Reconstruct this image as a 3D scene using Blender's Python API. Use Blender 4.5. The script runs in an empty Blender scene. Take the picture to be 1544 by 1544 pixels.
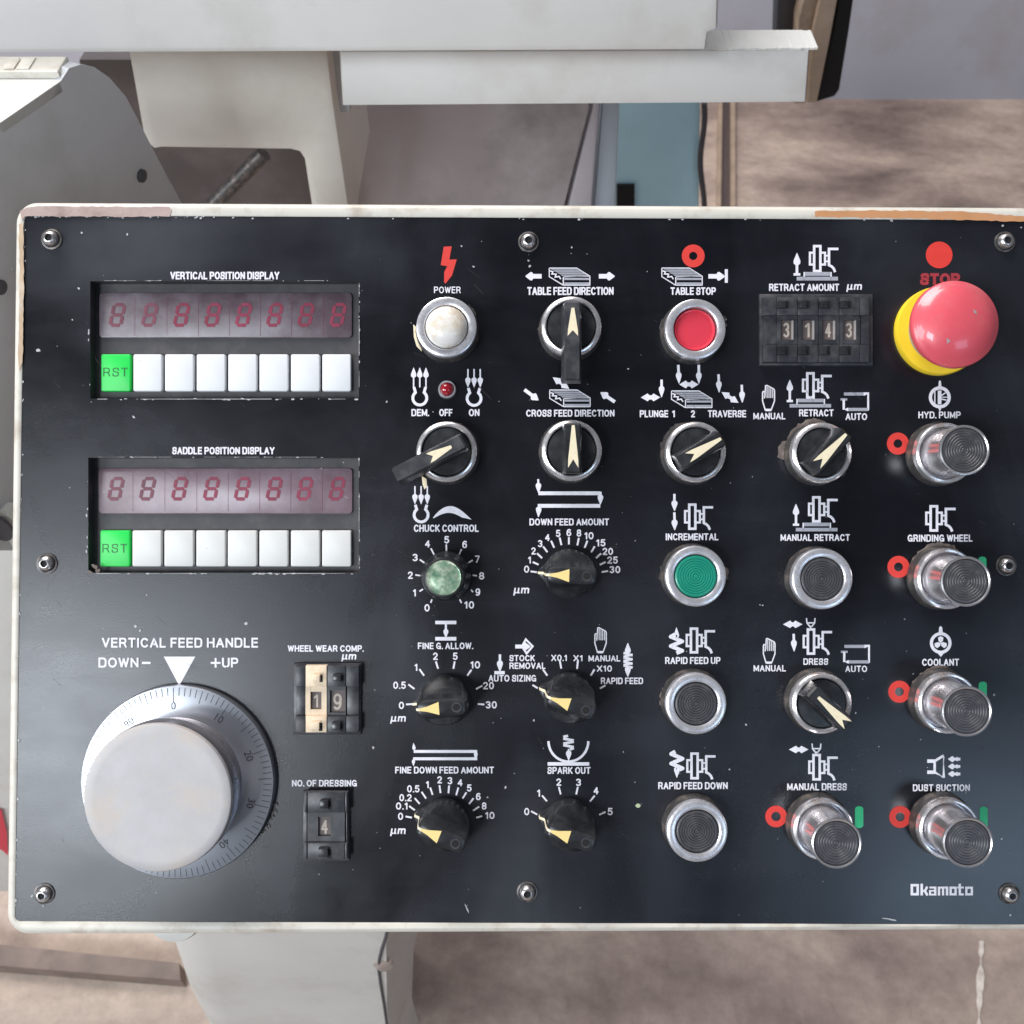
import bpy, bmesh, math, random
from mathutils import Matrix, Vector, Euler
R = math.radians
random.seed(7)
sc = bpy.context.scene
COL = sc.collection

# ------------------------------------------------------------------ frame of reference
F = 1544.0                     # focal length in photo pixels
D = 0.515                      # camera to panel distance (m)
TILT = R(0.5)
PM = Matrix.Translation((0, 0, 1.0)) @ Matrix.Rotation(R(40), 4, 'X')      # face of the console: X right, Y up, Z out
CL = Matrix.Translation((0, 0, D)) @ Matrix.Rotation(TILT, 4, 'X')
CW = PM @ CL
CPOS = CW.translation.copy()

cd = bpy.data.cameras.new('camera'); cam = bpy.data.objects.new('camera', cd); COL.objects.link(cam)
cam.matrix_world = CW
cd.sensor_width = 36; cd.lens = 36; cd.clip_start = 0.01; cd.clip_end = 60
cd.dof.use_dof = True; cd.dof.focus_distance = D - 0.006; cd.dof.aperture_fstop = 19
sc.camera = cam
sc.view_settings.view_transform = 'Standard'; sc.view_settings.look = 'None'
sc.view_settings.exposure = 0.0; sc.view_settings.gamma = 1
w = bpy.data.worlds.new("World"); sc.world = w; w.use_nodes = True
w.node_tree.nodes['Background'].inputs[0].default_value = (0.80, 0.84, 0.95, 1)
w.node_tree.nodes['Background'].inputs[1].default_value = 0.125

def area(name, loc, target, sx, sy, power, col):
    l = bpy.data.lights.new(name, 'AREA'); l.shape = 'RECTANGLE'; l.size = sx; l.size_y = sy
    l.energy = power; l.color = col
    o = bpy.data.objects.new(name, l); COL.objects.link(o)
    o.location = loc
    o.rotation_euler = (Vector(target) - Vector(loc)).to_track_quat('-Z', 'Y').to_euler()
    return o
area('window_light', (-1.85, -3.1, 3.25), (-.15, -.1, .95), 1.15, 1.0, 84, (0.86, 0.93, 1.0))       # mirrored in the lower left of the face plate
area('window_light', (2.0, -3.5, 2.85), (.2, -.1, .9), 1.3, 1.0, 16, (0.55, 0.75, 1.0))
area('left_key_light', (-3.3, -1.9, 2.5), (0, .2, .9), 1.6, 1.8, 100, (0.93, 0.97, 1.0))  # added key from the left, placed outside the plate's reflection; no actual doorway
area('overhead_fill_light', (-0.9, 1.7, 3.7), (0, 0.9, 0.3), 2.4, 1.6, 158, (1.0, 0.955, 0.93))  # added fill from above to brighten floor and machine; no actual roof window

# ------------------------------------------------------------------ pixel helpers
def ray(x, y):
    return (CW.to_3x3() @ Vector(((x - 772) / F, -(y - 772) / F, -1))).normalized()
def Wy(x, y, Y):
    d = ray(x, y); return CPOS + d * ((Y - CPOS.y) / d.y)
def Wz(x, y, Z):
    d = ray(x, y); return CPOS + d * ((Z - CPOS.z) / d.z)
def Wp(x, y, p0, n):
    d = ray(x, y); return CPOS + d * ((p0 - CPOS).dot(n) / d.dot(n))
def pt(x, y, h=0.0):
    d = CL.to_3x3() @ Vector(((x - 772) / F, -(y - 772) / F, -1))
    p = Vector((0, 0, D)) + d * ((D - h) / -d.z)
    return Vector((p.x, p.y, h))

# ------------------------------------------------------------------ materials
def new_mat(name):
    m = bpy.data.materials.new(name); m.use_nodes = True
    return m, m.node_tree.nodes, m.node_tree.links, m.node_tree.nodes['Principled BSDF']
def mat(name, col, rough=0.5, metal=0.0, var=0.0, scale=60, dirt=None, dirt_amt=0.0, dirt_scale=30, bump=0.0, bscale=400,
        spec=0.5, coat=0.0, rvar=0.0, dlo=0.5, dhi=0.7):
    m, N, L, b = new_mat(name)
    b.inputs['Roughness'].default_value = rough; b.inputs['Metallic'].default_value = metal
    b.inputs['Specular IOR Level'].default_value = spec; b.inputs['Coat Weight'].default_value = coat
    b.inputs['Base Color'].default_value = (*col, 1)
    tc = N.new('ShaderNodeTexCoord')
    def noise(s, det=5, ro=0.6):
        n = N.new('ShaderNodeTexNoise'); n.inputs['Scale'].default_value = s; n.inputs['Detail'].default_value = det
        n.inputs['Roughness'].default_value = ro; L.new(tc.outputs['Object'], n.inputs['Vector']); return n
    cur = None
    if var > 0:
        n = noise(scale); r = N.new('ShaderNodeMapRange'); r.inputs[1].default_value = .25; r.inputs[2].default_value = .75
        r.inputs[3].default_value = 1 - var; r.inputs[4].default_value = 1 + var * .6
        L.new(n.outputs['Fac'], r.inputs[0])
        mx = N.new('ShaderNodeVectorMath'); mx.operation = 'SCALE'; mx.inputs[0].default_value = col
        L.new(r.outputs[0], mx.inputs['Scale']); cur = mx.outputs[0]
    if dirt:
        n = noise(dirt_scale, 8, .65); r = N.new('ShaderNodeMapRange'); r.inputs[1].default_value = dlo; r.inputs[2].default_value = dhi
        r.inputs[3].default_value = 0; r.inputs[4].default_value = dirt_amt; L.new(n.outputs['Fac'], r.inputs[0])
        mx = N.new('ShaderNodeMix'); mx.data_type = 'RGBA'
        if cur: L.new(cur, mx.inputs[6])
        else: mx.inputs[6].default_value = (*col, 1)
        mx.inputs[7].default_value = (*dirt, 1); L.new(r.outputs[0], mx.inputs[0]); cur = mx.outputs[2]
    if cur: L.new(cur, b.inputs['Base Color'])
    if rvar > 0:
        n = noise(scale * .7 + 5, 6); r = N.new('ShaderNodeMapRange'); r.inputs[1].default_value = .3; r.inputs[2].default_value = .7
        r.inputs[3].default_value = max(.02, rough - rvar); r.inputs[4].default_value = min(1, rough + rvar)
        L.new(n.outputs['Fac'], r.inputs[0]); L.new(r.outputs[0], b.inputs['Roughness'])
    if bump > 0:
        n = noise(bscale, 4); bp = N.new('ShaderNodeBump'); bp.inputs['Strength'].default_value = bump; bp.inputs['Distance'].default_value = .0005
        L.new(n.outputs['Fac'], bp.inputs['Height']); L.new(bp.outputs[0], b.inputs['Normal'])
    return m

def plate_material():
    m, N, L, b = new_mat('black enamel')
    tc = N.new('ShaderNodeTexCoord')
    def noise(s, det, ro, sx=1, sy=1, rot=0, dist=0.0):
        mp = N.new('ShaderNodeMapping'); mp.inputs['Scale'].default_value = (sx, sy, 1); mp.inputs['Rotation'].default_value = (0, 0, rot)
        L.new(tc.outputs['Object'], mp.inputs[0])
        n = N.new('ShaderNodeTexNoise'); n.inputs['Scale'].default_value = s; n.inputs['Detail'].default_value = det
        n.inputs['Roughness'].default_value = ro; n.inputs['Distortion'].default_value = dist
        L.new(mp.outputs[0], n.inputs['Vector']); return n.outputs['Fac']
    def rng(s, a, c, lo, hi):
        r = N.new('ShaderNodeMapRange'); r.inputs[1].default_value = a; r.inputs[2].default_value = c
        r.inputs[3].default_value = lo; r.inputs[4].default_value = hi; L.new(s, r.inputs[0]); return r.outputs[0]
    def mth(op, a, c):
        q = N.new('ShaderNodeMath'); q.operation = op
        for i, v in enumerate((a, c)):
            if isinstance(v, (int, float)): q.inputs[i].default_value = v
            else: L.new(v, q.inputs[i])
        return q.outputs[0]
    smear = rng(noise(7, 5, .55, 1, .55, R(-35), .6), .40, .74, 0, .85)
    wipe = rng(noise(24, 7, .6, .45, 1.3, R(30), .4), .45, .8, 0, .32)
    fine = rng(noise(900, 3, .7), .55, .85, 0, .35)
    haze_ = rng(noise(3.3, 4, .5, 1, .8, R(25), .8), .53, .74, 0, 1.6)
    film = mth('ADD', mth('ADD', smear, haze_), mth('ADD', wipe, mth('MULTIPLY', fine, mth('ADD', smear, .25))))
    mx = N.new('ShaderNodeMix'); mx.data_type = 'RGBA'
    mx.inputs[6].default_value = (.0040, .0044, .0072, 1); mx.inputs[7].default_value = (.085, .095, .115, 1)
    L.new(mth('MULTIPLY', film, .22), mx.inputs[0]); L.new(mx.outputs[2], b.inputs['Base Color'])
    L.new(mth('ADD', mth('MULTIPLY', film, .17), .19), b.inputs['Roughness'])
    bp = N.new('ShaderNodeBump'); bp.inputs['Strength'].default_value = .10; bp.inputs['Distance'].default_value = .0004
    L.new(noise(1400, 2, .5), bp.inputs['Height']); L.new(bp.outputs[0], b.inputs['Normal'])
    return m

def floor_material():
    m, N, L, b = new_mat('oily concrete')
    tc = N.new('ShaderNodeTexCoord')
    def noise(s, det, ro, sx=1, sy=1, dist=0):
        mp = N.new('ShaderNodeMapping'); mp.inputs['Scale'].default_value = (sx, sy, 1); L.new(tc.outputs['Object'], mp.inputs[0])
        n = N.new('ShaderNodeTexNoise'); n.inputs['Scale'].default_value = s; n.inputs['Detail'].default_value = det
        n.inputs['Roughness'].default_value = ro; n.inputs['Distortion'].default_value = dist; L.new(mp.outputs[0], n.inputs['Vector']); return n.outputs['Fac']
    cr = N.new('ShaderNodeValToRGB'); e = cr.color_ramp.elements
    e[0].position = .27; e[0].color = (.10, .072, .064, 1); e[1].position = .70; e[1].color = (.70, .565, .465, 1)
    q = e.new(.42); q.color = (.31, .235, .205, 1); q = e.new(.55); q.color = (.52, .415, .345, 1)
    L.new(noise(2.4, 10, .62, .7, 1.4, .3), cr.inputs[0])
    cr2 = N.new('ShaderNodeValToRGB'); e = cr2.color_ramp.elements
    e[0].position = .34; e[0].color = (.80, .785, .78, 1); e[1].position = .62; e[1].color = (1.06, 1.06, 1.06, 1)
    L.new(noise(38, 8, .75), cr2.inputs[0])
    mx = N.new('ShaderNodeMix'); mx.data_type = 'RGBA'; mx.blend_type = 'MULTIPLY'; mx.inputs[0].default_value = 1
    L.new(cr.outputs[0], mx.inputs[6]); L.new(cr2.outputs[0], mx.inputs[7]); L.new(mx.outputs[2], b.inputs['Base Color'])
    b.inputs['Roughness'].default_value = .6
    bp = N.new('ShaderNodeBump'); bp.inputs['Strength'].default_value = .5; bp.inputs['Distance'].default_value = .004
    L.new(noise(30, 8, .7), bp.inputs['Height']); L.new(bp.outputs[0], b.inputs['Normal'])
    return m

def dial_material():
    m, N, L, b = new_mat('satin dial aluminium')
    b.inputs['Base Color'].default_value = (.56, .585, .64, 1); b.inputs['Metallic'].default_value = .85; b.inputs['Roughness'].default_value = .30
    b.inputs['Anisotropic'].default_value = .75
    t = N.new('ShaderNodeTangent'); t.direction_type = 'RADIAL'; t.axis = 'Z'; L.new(t.outputs[0], b.inputs['Tangent'])
    return m

M = dict(
 plate=plate_material(), floor=floor_material(), dial=dial_material(),
 cream=mat('cream enamel', (.66, .63, .56), .42, var=.10, scale=25, dirt=(.36, .28, .21), dirt_amt=.7, dirt_scale=55, dlo=.50, dhi=.72),
 primer=mat('pink primer', (.44, .33, .30), .7, var=.2, scale=90, dirt=(.2, .13, .11), dirt_amt=.6, dirt_scale=80),
 orange=mat('orange primer', (.56, .27, .12), .7, var=.2, scale=60, dirt=(.35, .18, .12), dirt_amt=.5, dirt_scale=60),
 white_ink=mat('white ink', (.78, .77, .83), .5, var=.12, scale=300),
 grey_ink=mat('grey ink', (.36, .37, .42), .5, var=.12, scale=300),
 dark_ink=mat('black ink', (.012, .012, .016), .5),
 red_ink=mat('red ink', (.68, .045, .035), .5, var=.08, scale=200),
 dim_red_ink=mat('worn red ink', (.34, .03, .045), .6, var=.3, scale=400),
 green_ink=mat('green ink', (.07, .84, .38), .5, var=.08, scale=200),
 chip=mat('bare metal chip', (.46, .46, .48), .5, var=.2, scale=300),
 brownchip=mat('rusty residue', (.15, .12, .108), .75, var=.4, scale=300, dirt=(.34, .28, .25), dirt_amt=.7, dirt_scale=250),
 residue=mat('grey residue', (.075, .068, .068), .7, var=.5, scale=400, dirt=(.028, .027, .03), dirt_amt=.9, dirt_scale=330, dlo=.42, dhi=.6),
 sleeve=mat('sleeve chrome', (.92, .90, .92), .22, .92, var=.06, scale=60, dirt=(.40, .30, .24), dirt_amt=.35, dirt_scale=60, dlo=.55, dhi=.7),
 chrome=mat('worn chrome', (.90, .88, .90), .24, .82, var=.12, scale=300, dirt=(.42, .26, .16), dirt_amt=.65, dirt_scale=110, dlo=.56, dhi=.68, rvar=.08),
 satin=mat('satin steel', (.80, .79, .83), .29, .72, var=.08, scale=300, dirt=(.45, .40, .38), dirt_amt=.4, dirt_scale=150, rvar=.08),
 nut=mat('dull collar', (.11, .105, .105), .42, .6, var=.4, scale=260, dirt=(.36, .29, .25), dirt_amt=.6, dirt_scale=170, rvar=.1),
 blackp=mat('black plastic', (.018, .019, .022), .30, var=.25, scale=120, dirt=(.08, .085, .09), dirt_amt=.5, dirt_scale=70, rvar=.1, dlo=.45, dhi=.75),
 greyp=mat('charcoal plastic', (.030, .032, .038), .38, var=.25, scale=150, dirt=(.16, .155, .16), dirt_amt=.55, dirt_scale=90, rvar=.1, dlo=.45, dhi=.75),
 capblack=mat('dusty black cap', (.055, .055, .062), .36, var=.2, scale=200, dirt=(.15, .14, .14), dirt_amt=.5, dirt_scale=160),
 ivory=mat('ivory paint', (.83, .73, .52), .45, var=.08, scale=300, dirt=(.62, .42, .25), dirt_amt=.4, dirt_scale=200, dlo=.55, dhi=.7),
 yellow_tri=mat('yellow paint', (.88, .68, .27), .45, var=.06, scale=300),
 milk=mat('milky white cap', (.84, .82, .78), .28, var=.05, scale=100, dirt=(.60, .49, .36), dirt_amt=.9, dirt_scale=62, dlo=.44, dhi=.58, coat=.4),
 redcap=mat('red cap', (.68, .045, .075), .32, var=.06, scale=100, coat=.25),
 greencap=mat('green cap', (.012, .26, .175), .32, var=.08, scale=100, coat=.25),
 mushroom=mat('red mushroom plastic', (.70, .095, .125), .36, var=.10, scale=60, dirt=(.62, .18, .18), dirt_amt=.6, dirt_scale=35, coat=.45, rvar=.08),
 yellow=mat('yellow plastic', (.86, .60, .03), .4, var=.08, scale=70),
 neck=mat('grey plastic', (.34, .31, .30), .5, var=.15, scale=90),
 led=mat('red lens', (.30, .008, .018), .12, coat=.8),
 alu=mat('dull knob face', (.455, .445, .455), .5, .0, var=.10, scale=45, dirt=(.52, .455, .40), dirt_amt=.7, dirt_scale=38, dlo=.46, dhi=.62, rvar=.08, bump=.12, bscale=900),
 knurl=mat('knurled steel', (.40, .38, .40), .34, .85, var=.2, scale=300),
 key_white=mat('white key', (.72, .73, .75), .42, var=.03, scale=60),
 key_grey=mat('aged white key', (.66, .66, .64), .42, var=.04, scale=60),
 key_green=mat('green key', (.012, .66, .085), .42, var=.04, scale=60),
 rst=mat('key ink', (.012, .14, .035), .5),
 bezel=mat('display bezel', (.048, .046, .052), .5, var=.3, scale=90, dirt=(.13, .12, .12), dirt_amt=.4, dirt_scale=60),
 window=mat('display window', (.095, .065, .08), .3, var=.25, scale=50, dirt=(.30, .27, .31), dirt_amt=.6, dirt_scale=34, dlo=.42, dhi=.75),
 window2=mat('hazy display window', (.17, .11, .135), .3, var=.2, scale=50, dirt=(.33, .26, .30), dirt_amt=.7, dirt_scale=34, dlo=.42, dhi=.75),
 seg=mat('digit segment', (.24, .028, .065), .45, var=.35, scale=60),
 segdim=mat('faint digit segment', (.20, .055, .085), .45, var=.35, scale=60),
 creamp=mat('cream plastic', (.78, .63, .46), .5, var=.08, scale=90, dirt=(.45, .30, .2), dirt_amt=.4, dirt_scale=120),
 wheelbg=mat('brown wheel', (.13, .10, .095), .5, var=.3, scale=200),
 digit=mat('wheel numeral', (.48, .41, .35), .5),
 silverfoil=mat('green tinted foil', (.24, .46, .30), .25, .6, var=.6, scale=260, dirt=(.70, .74, .58), dirt_amt=.9, dirt_scale=190, rvar=.12, dlo=.4, dhi=.65),
 etched=mat('etched black', (.06, .06, .07), .6),
 screw=mat('screw steel', (.62, .60, .60), .3, .9, var=.25, scale=300),
 hole=mat('dark hole', (.006, .006, .007), .8),
 mach=mat('machine grey paint', (.70, .70, .69), .45, var=.09, scale=6, dirt=(.50, .48, .44), dirt_amt=.6, dirt_scale=9),
 mach_beige=mat('machine beige paint', (.72, .69, .635), .5, var=.07, scale=7, dirt=(.52, .48, .42), dirt_amt=.5, dirt_scale=8),
 mach_slate=mat('machine slate paint', (.50, .52, .55), .45, var=.07, scale=8, dirt=(.34, .35, .36), dirt_amt=.5, dirt_scale=12),  # slate grey is the cover's own paint colour
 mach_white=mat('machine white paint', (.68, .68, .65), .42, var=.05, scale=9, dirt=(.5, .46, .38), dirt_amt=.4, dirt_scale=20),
 mach_base=mat('oily base paint', (.52, .48, .49), .30, var=.2, scale=5, dirt=(.20, .17, .165), dirt_amt=.75, dirt_scale=4.5, dlo=.5, dhi=.68, spec=.6),
 mach_side=mat('lilac grey paint', (.50, .48, .52), .4, var=.08, scale=8),
 bluegrey=mat('blue grey paint', (.42, .48, .54), .4, var=.08, scale=8),
 blue=mat('sky blue paint', (.52, .82, .93), .45, var=.08, scale=8, dirt=(.45, .66, .74), dirt_amt=.5, dirt_scale=14),
 wood=mat('tan timber', (.55, .43, .32), .6, var=.3, scale=14, dirt=(.16, .11, .08), dirt_amt=.7, dirt_scale=12),
 wall=mat('blue grey wall', (.46, .465, .53), .7, var=.06, scale=3, dirt=(.36, .32, .31), dirt_amt=.5, dirt_scale=5),
 pedestal=mat('pedestal cream paint', (.60, .59, .56), .45, var=.09, scale=9, dirt=(.42, .38, .33), dirt_amt=.5, dirt_scale=16),
 sticker=mat('red sticker', (.60, .03, .06), .4),
 tanline=mat('dirty brass strip', (.42, .31, .23), .5, var=.3, scale=20),
 floorpaint=mat('worn floor paint', (.72, .64, .57), .6, var=.3, scale=60, dirt=(.45, .37, .32), dirt_amt=.9, dirt_scale=70),
 arch_shade=mat('painted arch shade', (.085, .07, .068), .4, var=.3, scale=10, dirt=(.19, .16, .155), dirt_amt=.6, dirt_scale=7),  # shade of the arch opening put into a dark colour
 rag=mat('grease', (.10, .075, .07), .5, var=.5, scale=200),
)

# ------------------------------------------------------------------ mesh collecting
class Geo:
    def __init__(s): s.v = []; s.f = []; s.mi = []; s.cur = 0; s.lay = 0; s.texts = []
    def add(s, vs, fs):
        b = len(s.v); s.v += [tuple(x) for x in vs]; s.f += [tuple(b + i for i in q) for q in fs]; s.mi += [s.cur] * len(fs)
    def lathe(s, prof, n=48, c=(0, 0, 0), rf=None):
        vs = []; fs = []
        rows = []
        for (r, z) in prof:
            if r < 1e-7: rows.append([len(vs)]); vs.append((c[0], c[1], c[2] + z)); continue
            row = []
            for k in range(n):
                a = 2 * math.pi * k / n; rr = r if rf is None else rf(r, z, a, k)
                row.append(len(vs)); vs.append((c[0] + rr * math.cos(a), c[1] + rr * math.sin(a), c[2] + z))
            rows.append(row)
        for A, B in zip(rows, rows[1:]):
            for k in range(n):
                k2 = (k + 1) % n
                if len(A) == 1 and len(B) == 1: break
                if len(A) == 1: fs.append((A[0], B[k], B[k2]))
                elif len(B) == 1: fs.append((A[k], A[k2], B[0]))
                else: fs.append((A[k], A[k2], B[k2], B[k]))
        s.add(vs, fs)
    def box(s, x0, x1, y0, y1, z0, z1, bev=0.0):
        if bev <= 0:
            vs = [(x, y, z) for z in (z0, z1) for (x, y) in ((x0, y0), (x1, y0), (x1, y1), (x0, y1))]
            s.add(vs, [(3, 2, 1, 0), (4, 5, 6, 7), (0, 1, 5, 4), (1, 2, 6, 5), (2, 3, 7, 6), (3, 0, 4, 7)]); return
        s.prism([(x0, y0), (x1, y0), (x1, y1), (x0, y1)], z0, z1, bev)
    def prism(s, poly, z0, z1, bev=0.0, bevin=None, rc=0.0):
        """straight-sided solid with a chamfered top edge"""
        ar = sum(a[0] * b[1] - b[0] * a[1] for a, b in zip(poly, poly[1:] + poly[:1]))
        if ar < 0: poly = poly[::-1]
        if rc > 0: poly = round_poly(poly, rc)
        n = len(poly); loops = [(poly, z0)]
        if bev > 0:
            loops += [(poly, z1 - bev), (inset(poly, bev * .3), z1 - bev * .3), (inset(poly, bev), z1)]
        else: loops.append((poly, z1))
        vs = []; fs = []
        for p, z in loops: vs += [(x, y, z) for x, y in p]
        for l in range(len(loops) - 1):
            for k in range(n):
                k2 = (k + 1) % n; fs.append((l * n + k, l * n + k2, (l + 1) * n + k2, (l + 1) * n + k))
        fs.append(tuple((len(loops) - 1) * n + k for k in range(n))); fs.append(tuple(reversed(range(n))))
        s.add(vs, fs)
    def tube(s, pts, r, n=10):
        vs = []; fs = []
        pts = [Vector(p) for p in pts]
        for i, p in enumerate(pts):
            d = (pts[min(i + 1, len(pts) - 1)] - pts[max(i - 1, 0)]).normalized()
            a = d.orthogonal().normalized(); b = d.cross(a)
            vs += [p + (a * math.cos(2 * math.pi * k / n) + b * math.sin(2 * math.pi * k / n)) * r for k in range(n)]
        for i in range(len(pts) - 1):
            for k in range(n):
                k2 = (k + 1) % n; fs.append((i * n + k, i * n + k2, (i + 1) * n + k2, (i + 1) * n + k))
        fs.append(tuple(reversed(range(n)))); fs.append(tuple(range((len(pts) - 1) * n, len(pts) * n)))
        s.add(vs, fs)

def inset(poly, d):
    n = len(poly); out = []
    for i in range(n):
        p0 = Vector(poly[i - 1]); p = Vector(poly[i]); p1 = Vector(poly[(i + 1) % n])
        a = (p - p0).normalized(); b = (p1 - p).normalized()
        na = Vector((-a.y, a.x)); nb = Vector((-b.y, b.x)); m = na + nb
        k = m.dot(na)
        m = m / k if abs(k) > .25 else na
        out.append(tuple(p + m * d))
    return out
def round_poly(poly, r, n=5):
    out = []; N = len(poly)
    for i in range(N):
        p0 = Vector(poly[i - 1]); p = Vector(poly[i]); p1 = Vector(poly[(i + 1) % N])
        rr = min(r, (p - p0).length * .45, (p1 - p).length * .45)
        a = p + (p0 - p).normalized() * rr; b = p + (p1 - p).normalized() * rr
        for k in range(n + 1):
            t = k / n; q = a * (1 - t) ** 2 + p * 2 * t * (1 - t) + b * t * t; out.append(tuple(q))
    return out

def link(name, geo, mats, parent=None, mtx=None, smooth=35, label=None, kind=None):
    me = bpy.data.meshes.new(name); me.from_pydata(geo.v, [], geo.f)
    mats = mats if isinstance(mats, (list, tuple)) else [mats]
    for m in mats: me.materials.append(M[m] if isinstance(m, str) else m)
    for p, i in zip(me.polygons, geo.mi): p.material_index = i
    me.validate(); me.update()
    if smooth:
        me.shade_smooth(); me.set_sharp_from_angle(angle=R(smooth))
    o = bpy.data.objects.new(name, me); COL.objects.link(o)
    if parent: o.parent = parent
    if mtx is not None:
        if parent: o.matrix_local = mtx
        else: o.matrix_world = mtx
    if label: o['label'] = label
    if kind: o['kind'] = kind
    return o
def tag(o, label, cat, group=None):
    o['label'] = label; o['category'] = cat
    if group: o['group'] = group
def empty(name, loc, label, cat, group=None):
    o = bpy.data.objects.new(name, None); COL.objects.link(o); o.location = loc; o.empty_display_size = .05
    tag(o, label, cat, group); return o

# ================================================================== THE SETTING
g = Geo(); g.add([(-6, -4, 0), (6, -4, 0), (6, 4.5, 0), (-6, 4.5, 0)], [(0, 1, 2, 3)])
FLOOR = link('floor', g, 'floor', smooth=0, kind='structure')
g = Geo(); rnd = random.Random(4); L_ = []; R_ = []
for k in range(26):
    y_ = 1418 + k * 9; xm_ = 1480 - k * .3; w_ = (5.5 if (k % 9) not in (3, 4) else 1.5) * rnd.uniform(.5, 1.2)
    L_.append(Wz(xm_ - w_, y_, .002)); R_.append(Wz(xm_ + w_, y_, .002))
g.add(L_ + R_, [(k, k + 1, 26 + k + 1, 26 + k) for k in range(25)])
link('paint_mark', g, 'floorpaint', FLOOR, smooth=0, label='worn whitish paint streak')
WALLY = Wz(1400, 150, 0).y
g = Geo(); g.box(-6, 6, WALLY, WALLY + .2, 0.0, 3.4)
link('back_wall', g, 'wall', smooth=0, kind='structure')

def slab(name, poly, Y, th, m, parent=None, bev=.004, rc=0.0, label=None):
    """front outline on the vertical plane y = Y, real thickness behind it"""
    P = [Wy(x, y, Y) for x, y in poly]
    g = Geo(); pl = [(p.x, p.z) for p in P]
    g.prism(pl, -th, 0, bev, rc=rc)
    g.v = [(x, Y - z, y) for x, y, z in g.v]
    return link(name, g, m, parent, label=label)

# ---- the grinding machine behind
mach = empty('grinding_machine', (0, .45, 0), 'large pale grey grinding machine standing behind the black control panel', 'machine')
def mpart(name, poly, Y, th, m, **k):
    o = slab(name, poly, Y, th, m, mach, **k); o.matrix_local = Matrix.Translation(-mach.location); return o
mpart('table', [(-500, -260), (1092, -260), (1083, 46), (1069, 52), (1065, 79), (-500, 86)], .33, .34, 'mach', bev=.005)
ZT = Wy(1100, 77, .365).z
TH = Wz(1100, 47, ZT).y - .365
mpart('table_rail', [(511, 77), (1222, 75), (1216, 157), (516, 162)], .365, TH, 'mach', bev=.004)
g = Geo()                                                  # crusty strip along the top of the rail
xa, xb = Wz(1062, 60, ZT).x, Wz(1226, 60, ZT).x
nb = 34
for i in range(nb):
    x0 = xa + (xb - xa) * i / nb; x1 = xa + (xb - xa) * (i + 1) / nb
    g.box(x0, x1, .3655 + random.uniform(0, .0015), .365 + TH * .93, ZT + .0002, ZT + .0012 + random.uniform(0, .0006))
link('rail_lip', g, 'mach_white', mach, mtx=Matrix.Translation(-mach.location), smooth=0)
mpart('saddle', [(190, 70), (494, 70), (505, 160), (532, 345), (474, 345), (466, 295), (458, 244), (450, 232), (438, 229), (244, 226), (232, 228), (216, 215)],
      .42, .16, 'mach_beige', bev=.006)
mpart('saddle_gap', [(488, 60), (520, 60), (528, 170), (500, 170)], .44, .1, 'mach_slate', bev=.002)
mpart('base_panel', [(300, 60), (893, 60), (888, 165), (853, 303), (815, 470), (300, 470)], .72, .02, 'mach_base', bev=.002,
      label='oil stained grey base panel')
mpart('side_panel', [(898, 60), (910, 60), (904, 165), (893, 303), (880, 470), (823, 470), (859, 303), (893, 165)], .72, .02, 'mach_side', bev=.003)
mpart('corner_panel', [(912, 60), (936, 60), (934, 165), (928, 303), (925, 470), (883, 470), (896, 303), (907, 165)], .73, .02, 'bluegrey', bev=.003)
mpart('panel_backing', [(780, 60), (925, 60), (915, 470), (760, 470)], .80, .02, 'hole', bev=0)
mpart('arch_shade_sheet', [(120, 90), (480, 90), (480, 470), (120, 470)], .62, .02, 'arch_shade', bev=0)  # added dark sheet standing in for the shade inside the saddle's arch
g = Geo(); a = Wy(398, 232, .50); b = Wy(300, 330, .50); g.tube([a, b], .007, 14)
link('feed_rod', g, 'nut', mach, mtx=Matrix.Translation(-mach.location))

# ---- slate cover at the left
cov = empty('machine_cover', (-.45, .2, 0), 'slate grey sheet metal cover with screw heads left of the panel', 'cover')
cm = Matrix.Translation(-cov.location)
zt = Wy(90, 125, .26).z
A = Wz(90, 125, zt); B = Wz(0, 187, zt)
e = (A - B).normalized(); nrm = Vector((e.y, -e.x, 0))
sil = [(-260, 366), (0, 187), (90, 125), (104, 103), (122, 97), (142, 101), (165, 117), (190, 146), (212, 188), (228, 220), (250, 262), (275, 308), (330, 410), (330, 830), (-260, 830)]
pts = []
for (x, y) in sil:
    p = Wp(x, y, A, nrm)
    pts.append(p)
g = Geo(); n = len(pts); back = Vector((-nrm.x, -nrm.y, 0)).normalized() * .012
g.add(pts + [p + back for p in pts], [tuple(range(n))] + [tuple(reversed(range(n, 2 * n)))] + [(i, i + n, (i + 1) % n + n, (i + 1) % n) for i in range(n)])
link('cover_side', g, 'mach_slate', cov, mtx=cm, smooth=20)
g = Geo(); tp = [Wz(-260, 366, zt), Wz(0, 187, zt), Wz(90, 125, zt), Wz(100, 97, zt), Wz(-260, 97, zt)]
tp = [p + Vector((0, 0, .0006)) for p in tp]
g.add(tp + [p - Vector((0, 0, .006)) for p in tp], [(0, 1, 2, 3, 4)] + [(i, i + 5, (i + 1) % 5 + 5, (i + 1) % 5) for i in range(5)])
link('cover_top', g, 'mach_white', cov, mtx=cm, smooth=0, label='top of the cover, its overexposed brightness painted in as white')  # strong light on the top is put into its white colour
g = Geo(); y0 = Wz(0, 120, zt).y; y1 = Wz(0, 96, zt).y; x1 = Wz(97, 110, zt).x
g.box(-.8, x1, y0, y1, zt + .0008, zt + .005, .0015)
for i in range(60):
    q = random.uniform(-.8, x1 - .01); g.box(q, q + random.uniform(.003, .01), y0 + .002, y1 - random.uniform(.002, .006), zt + .0045, zt + .0052 + random.uniform(0, .0008), .0003)
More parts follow.
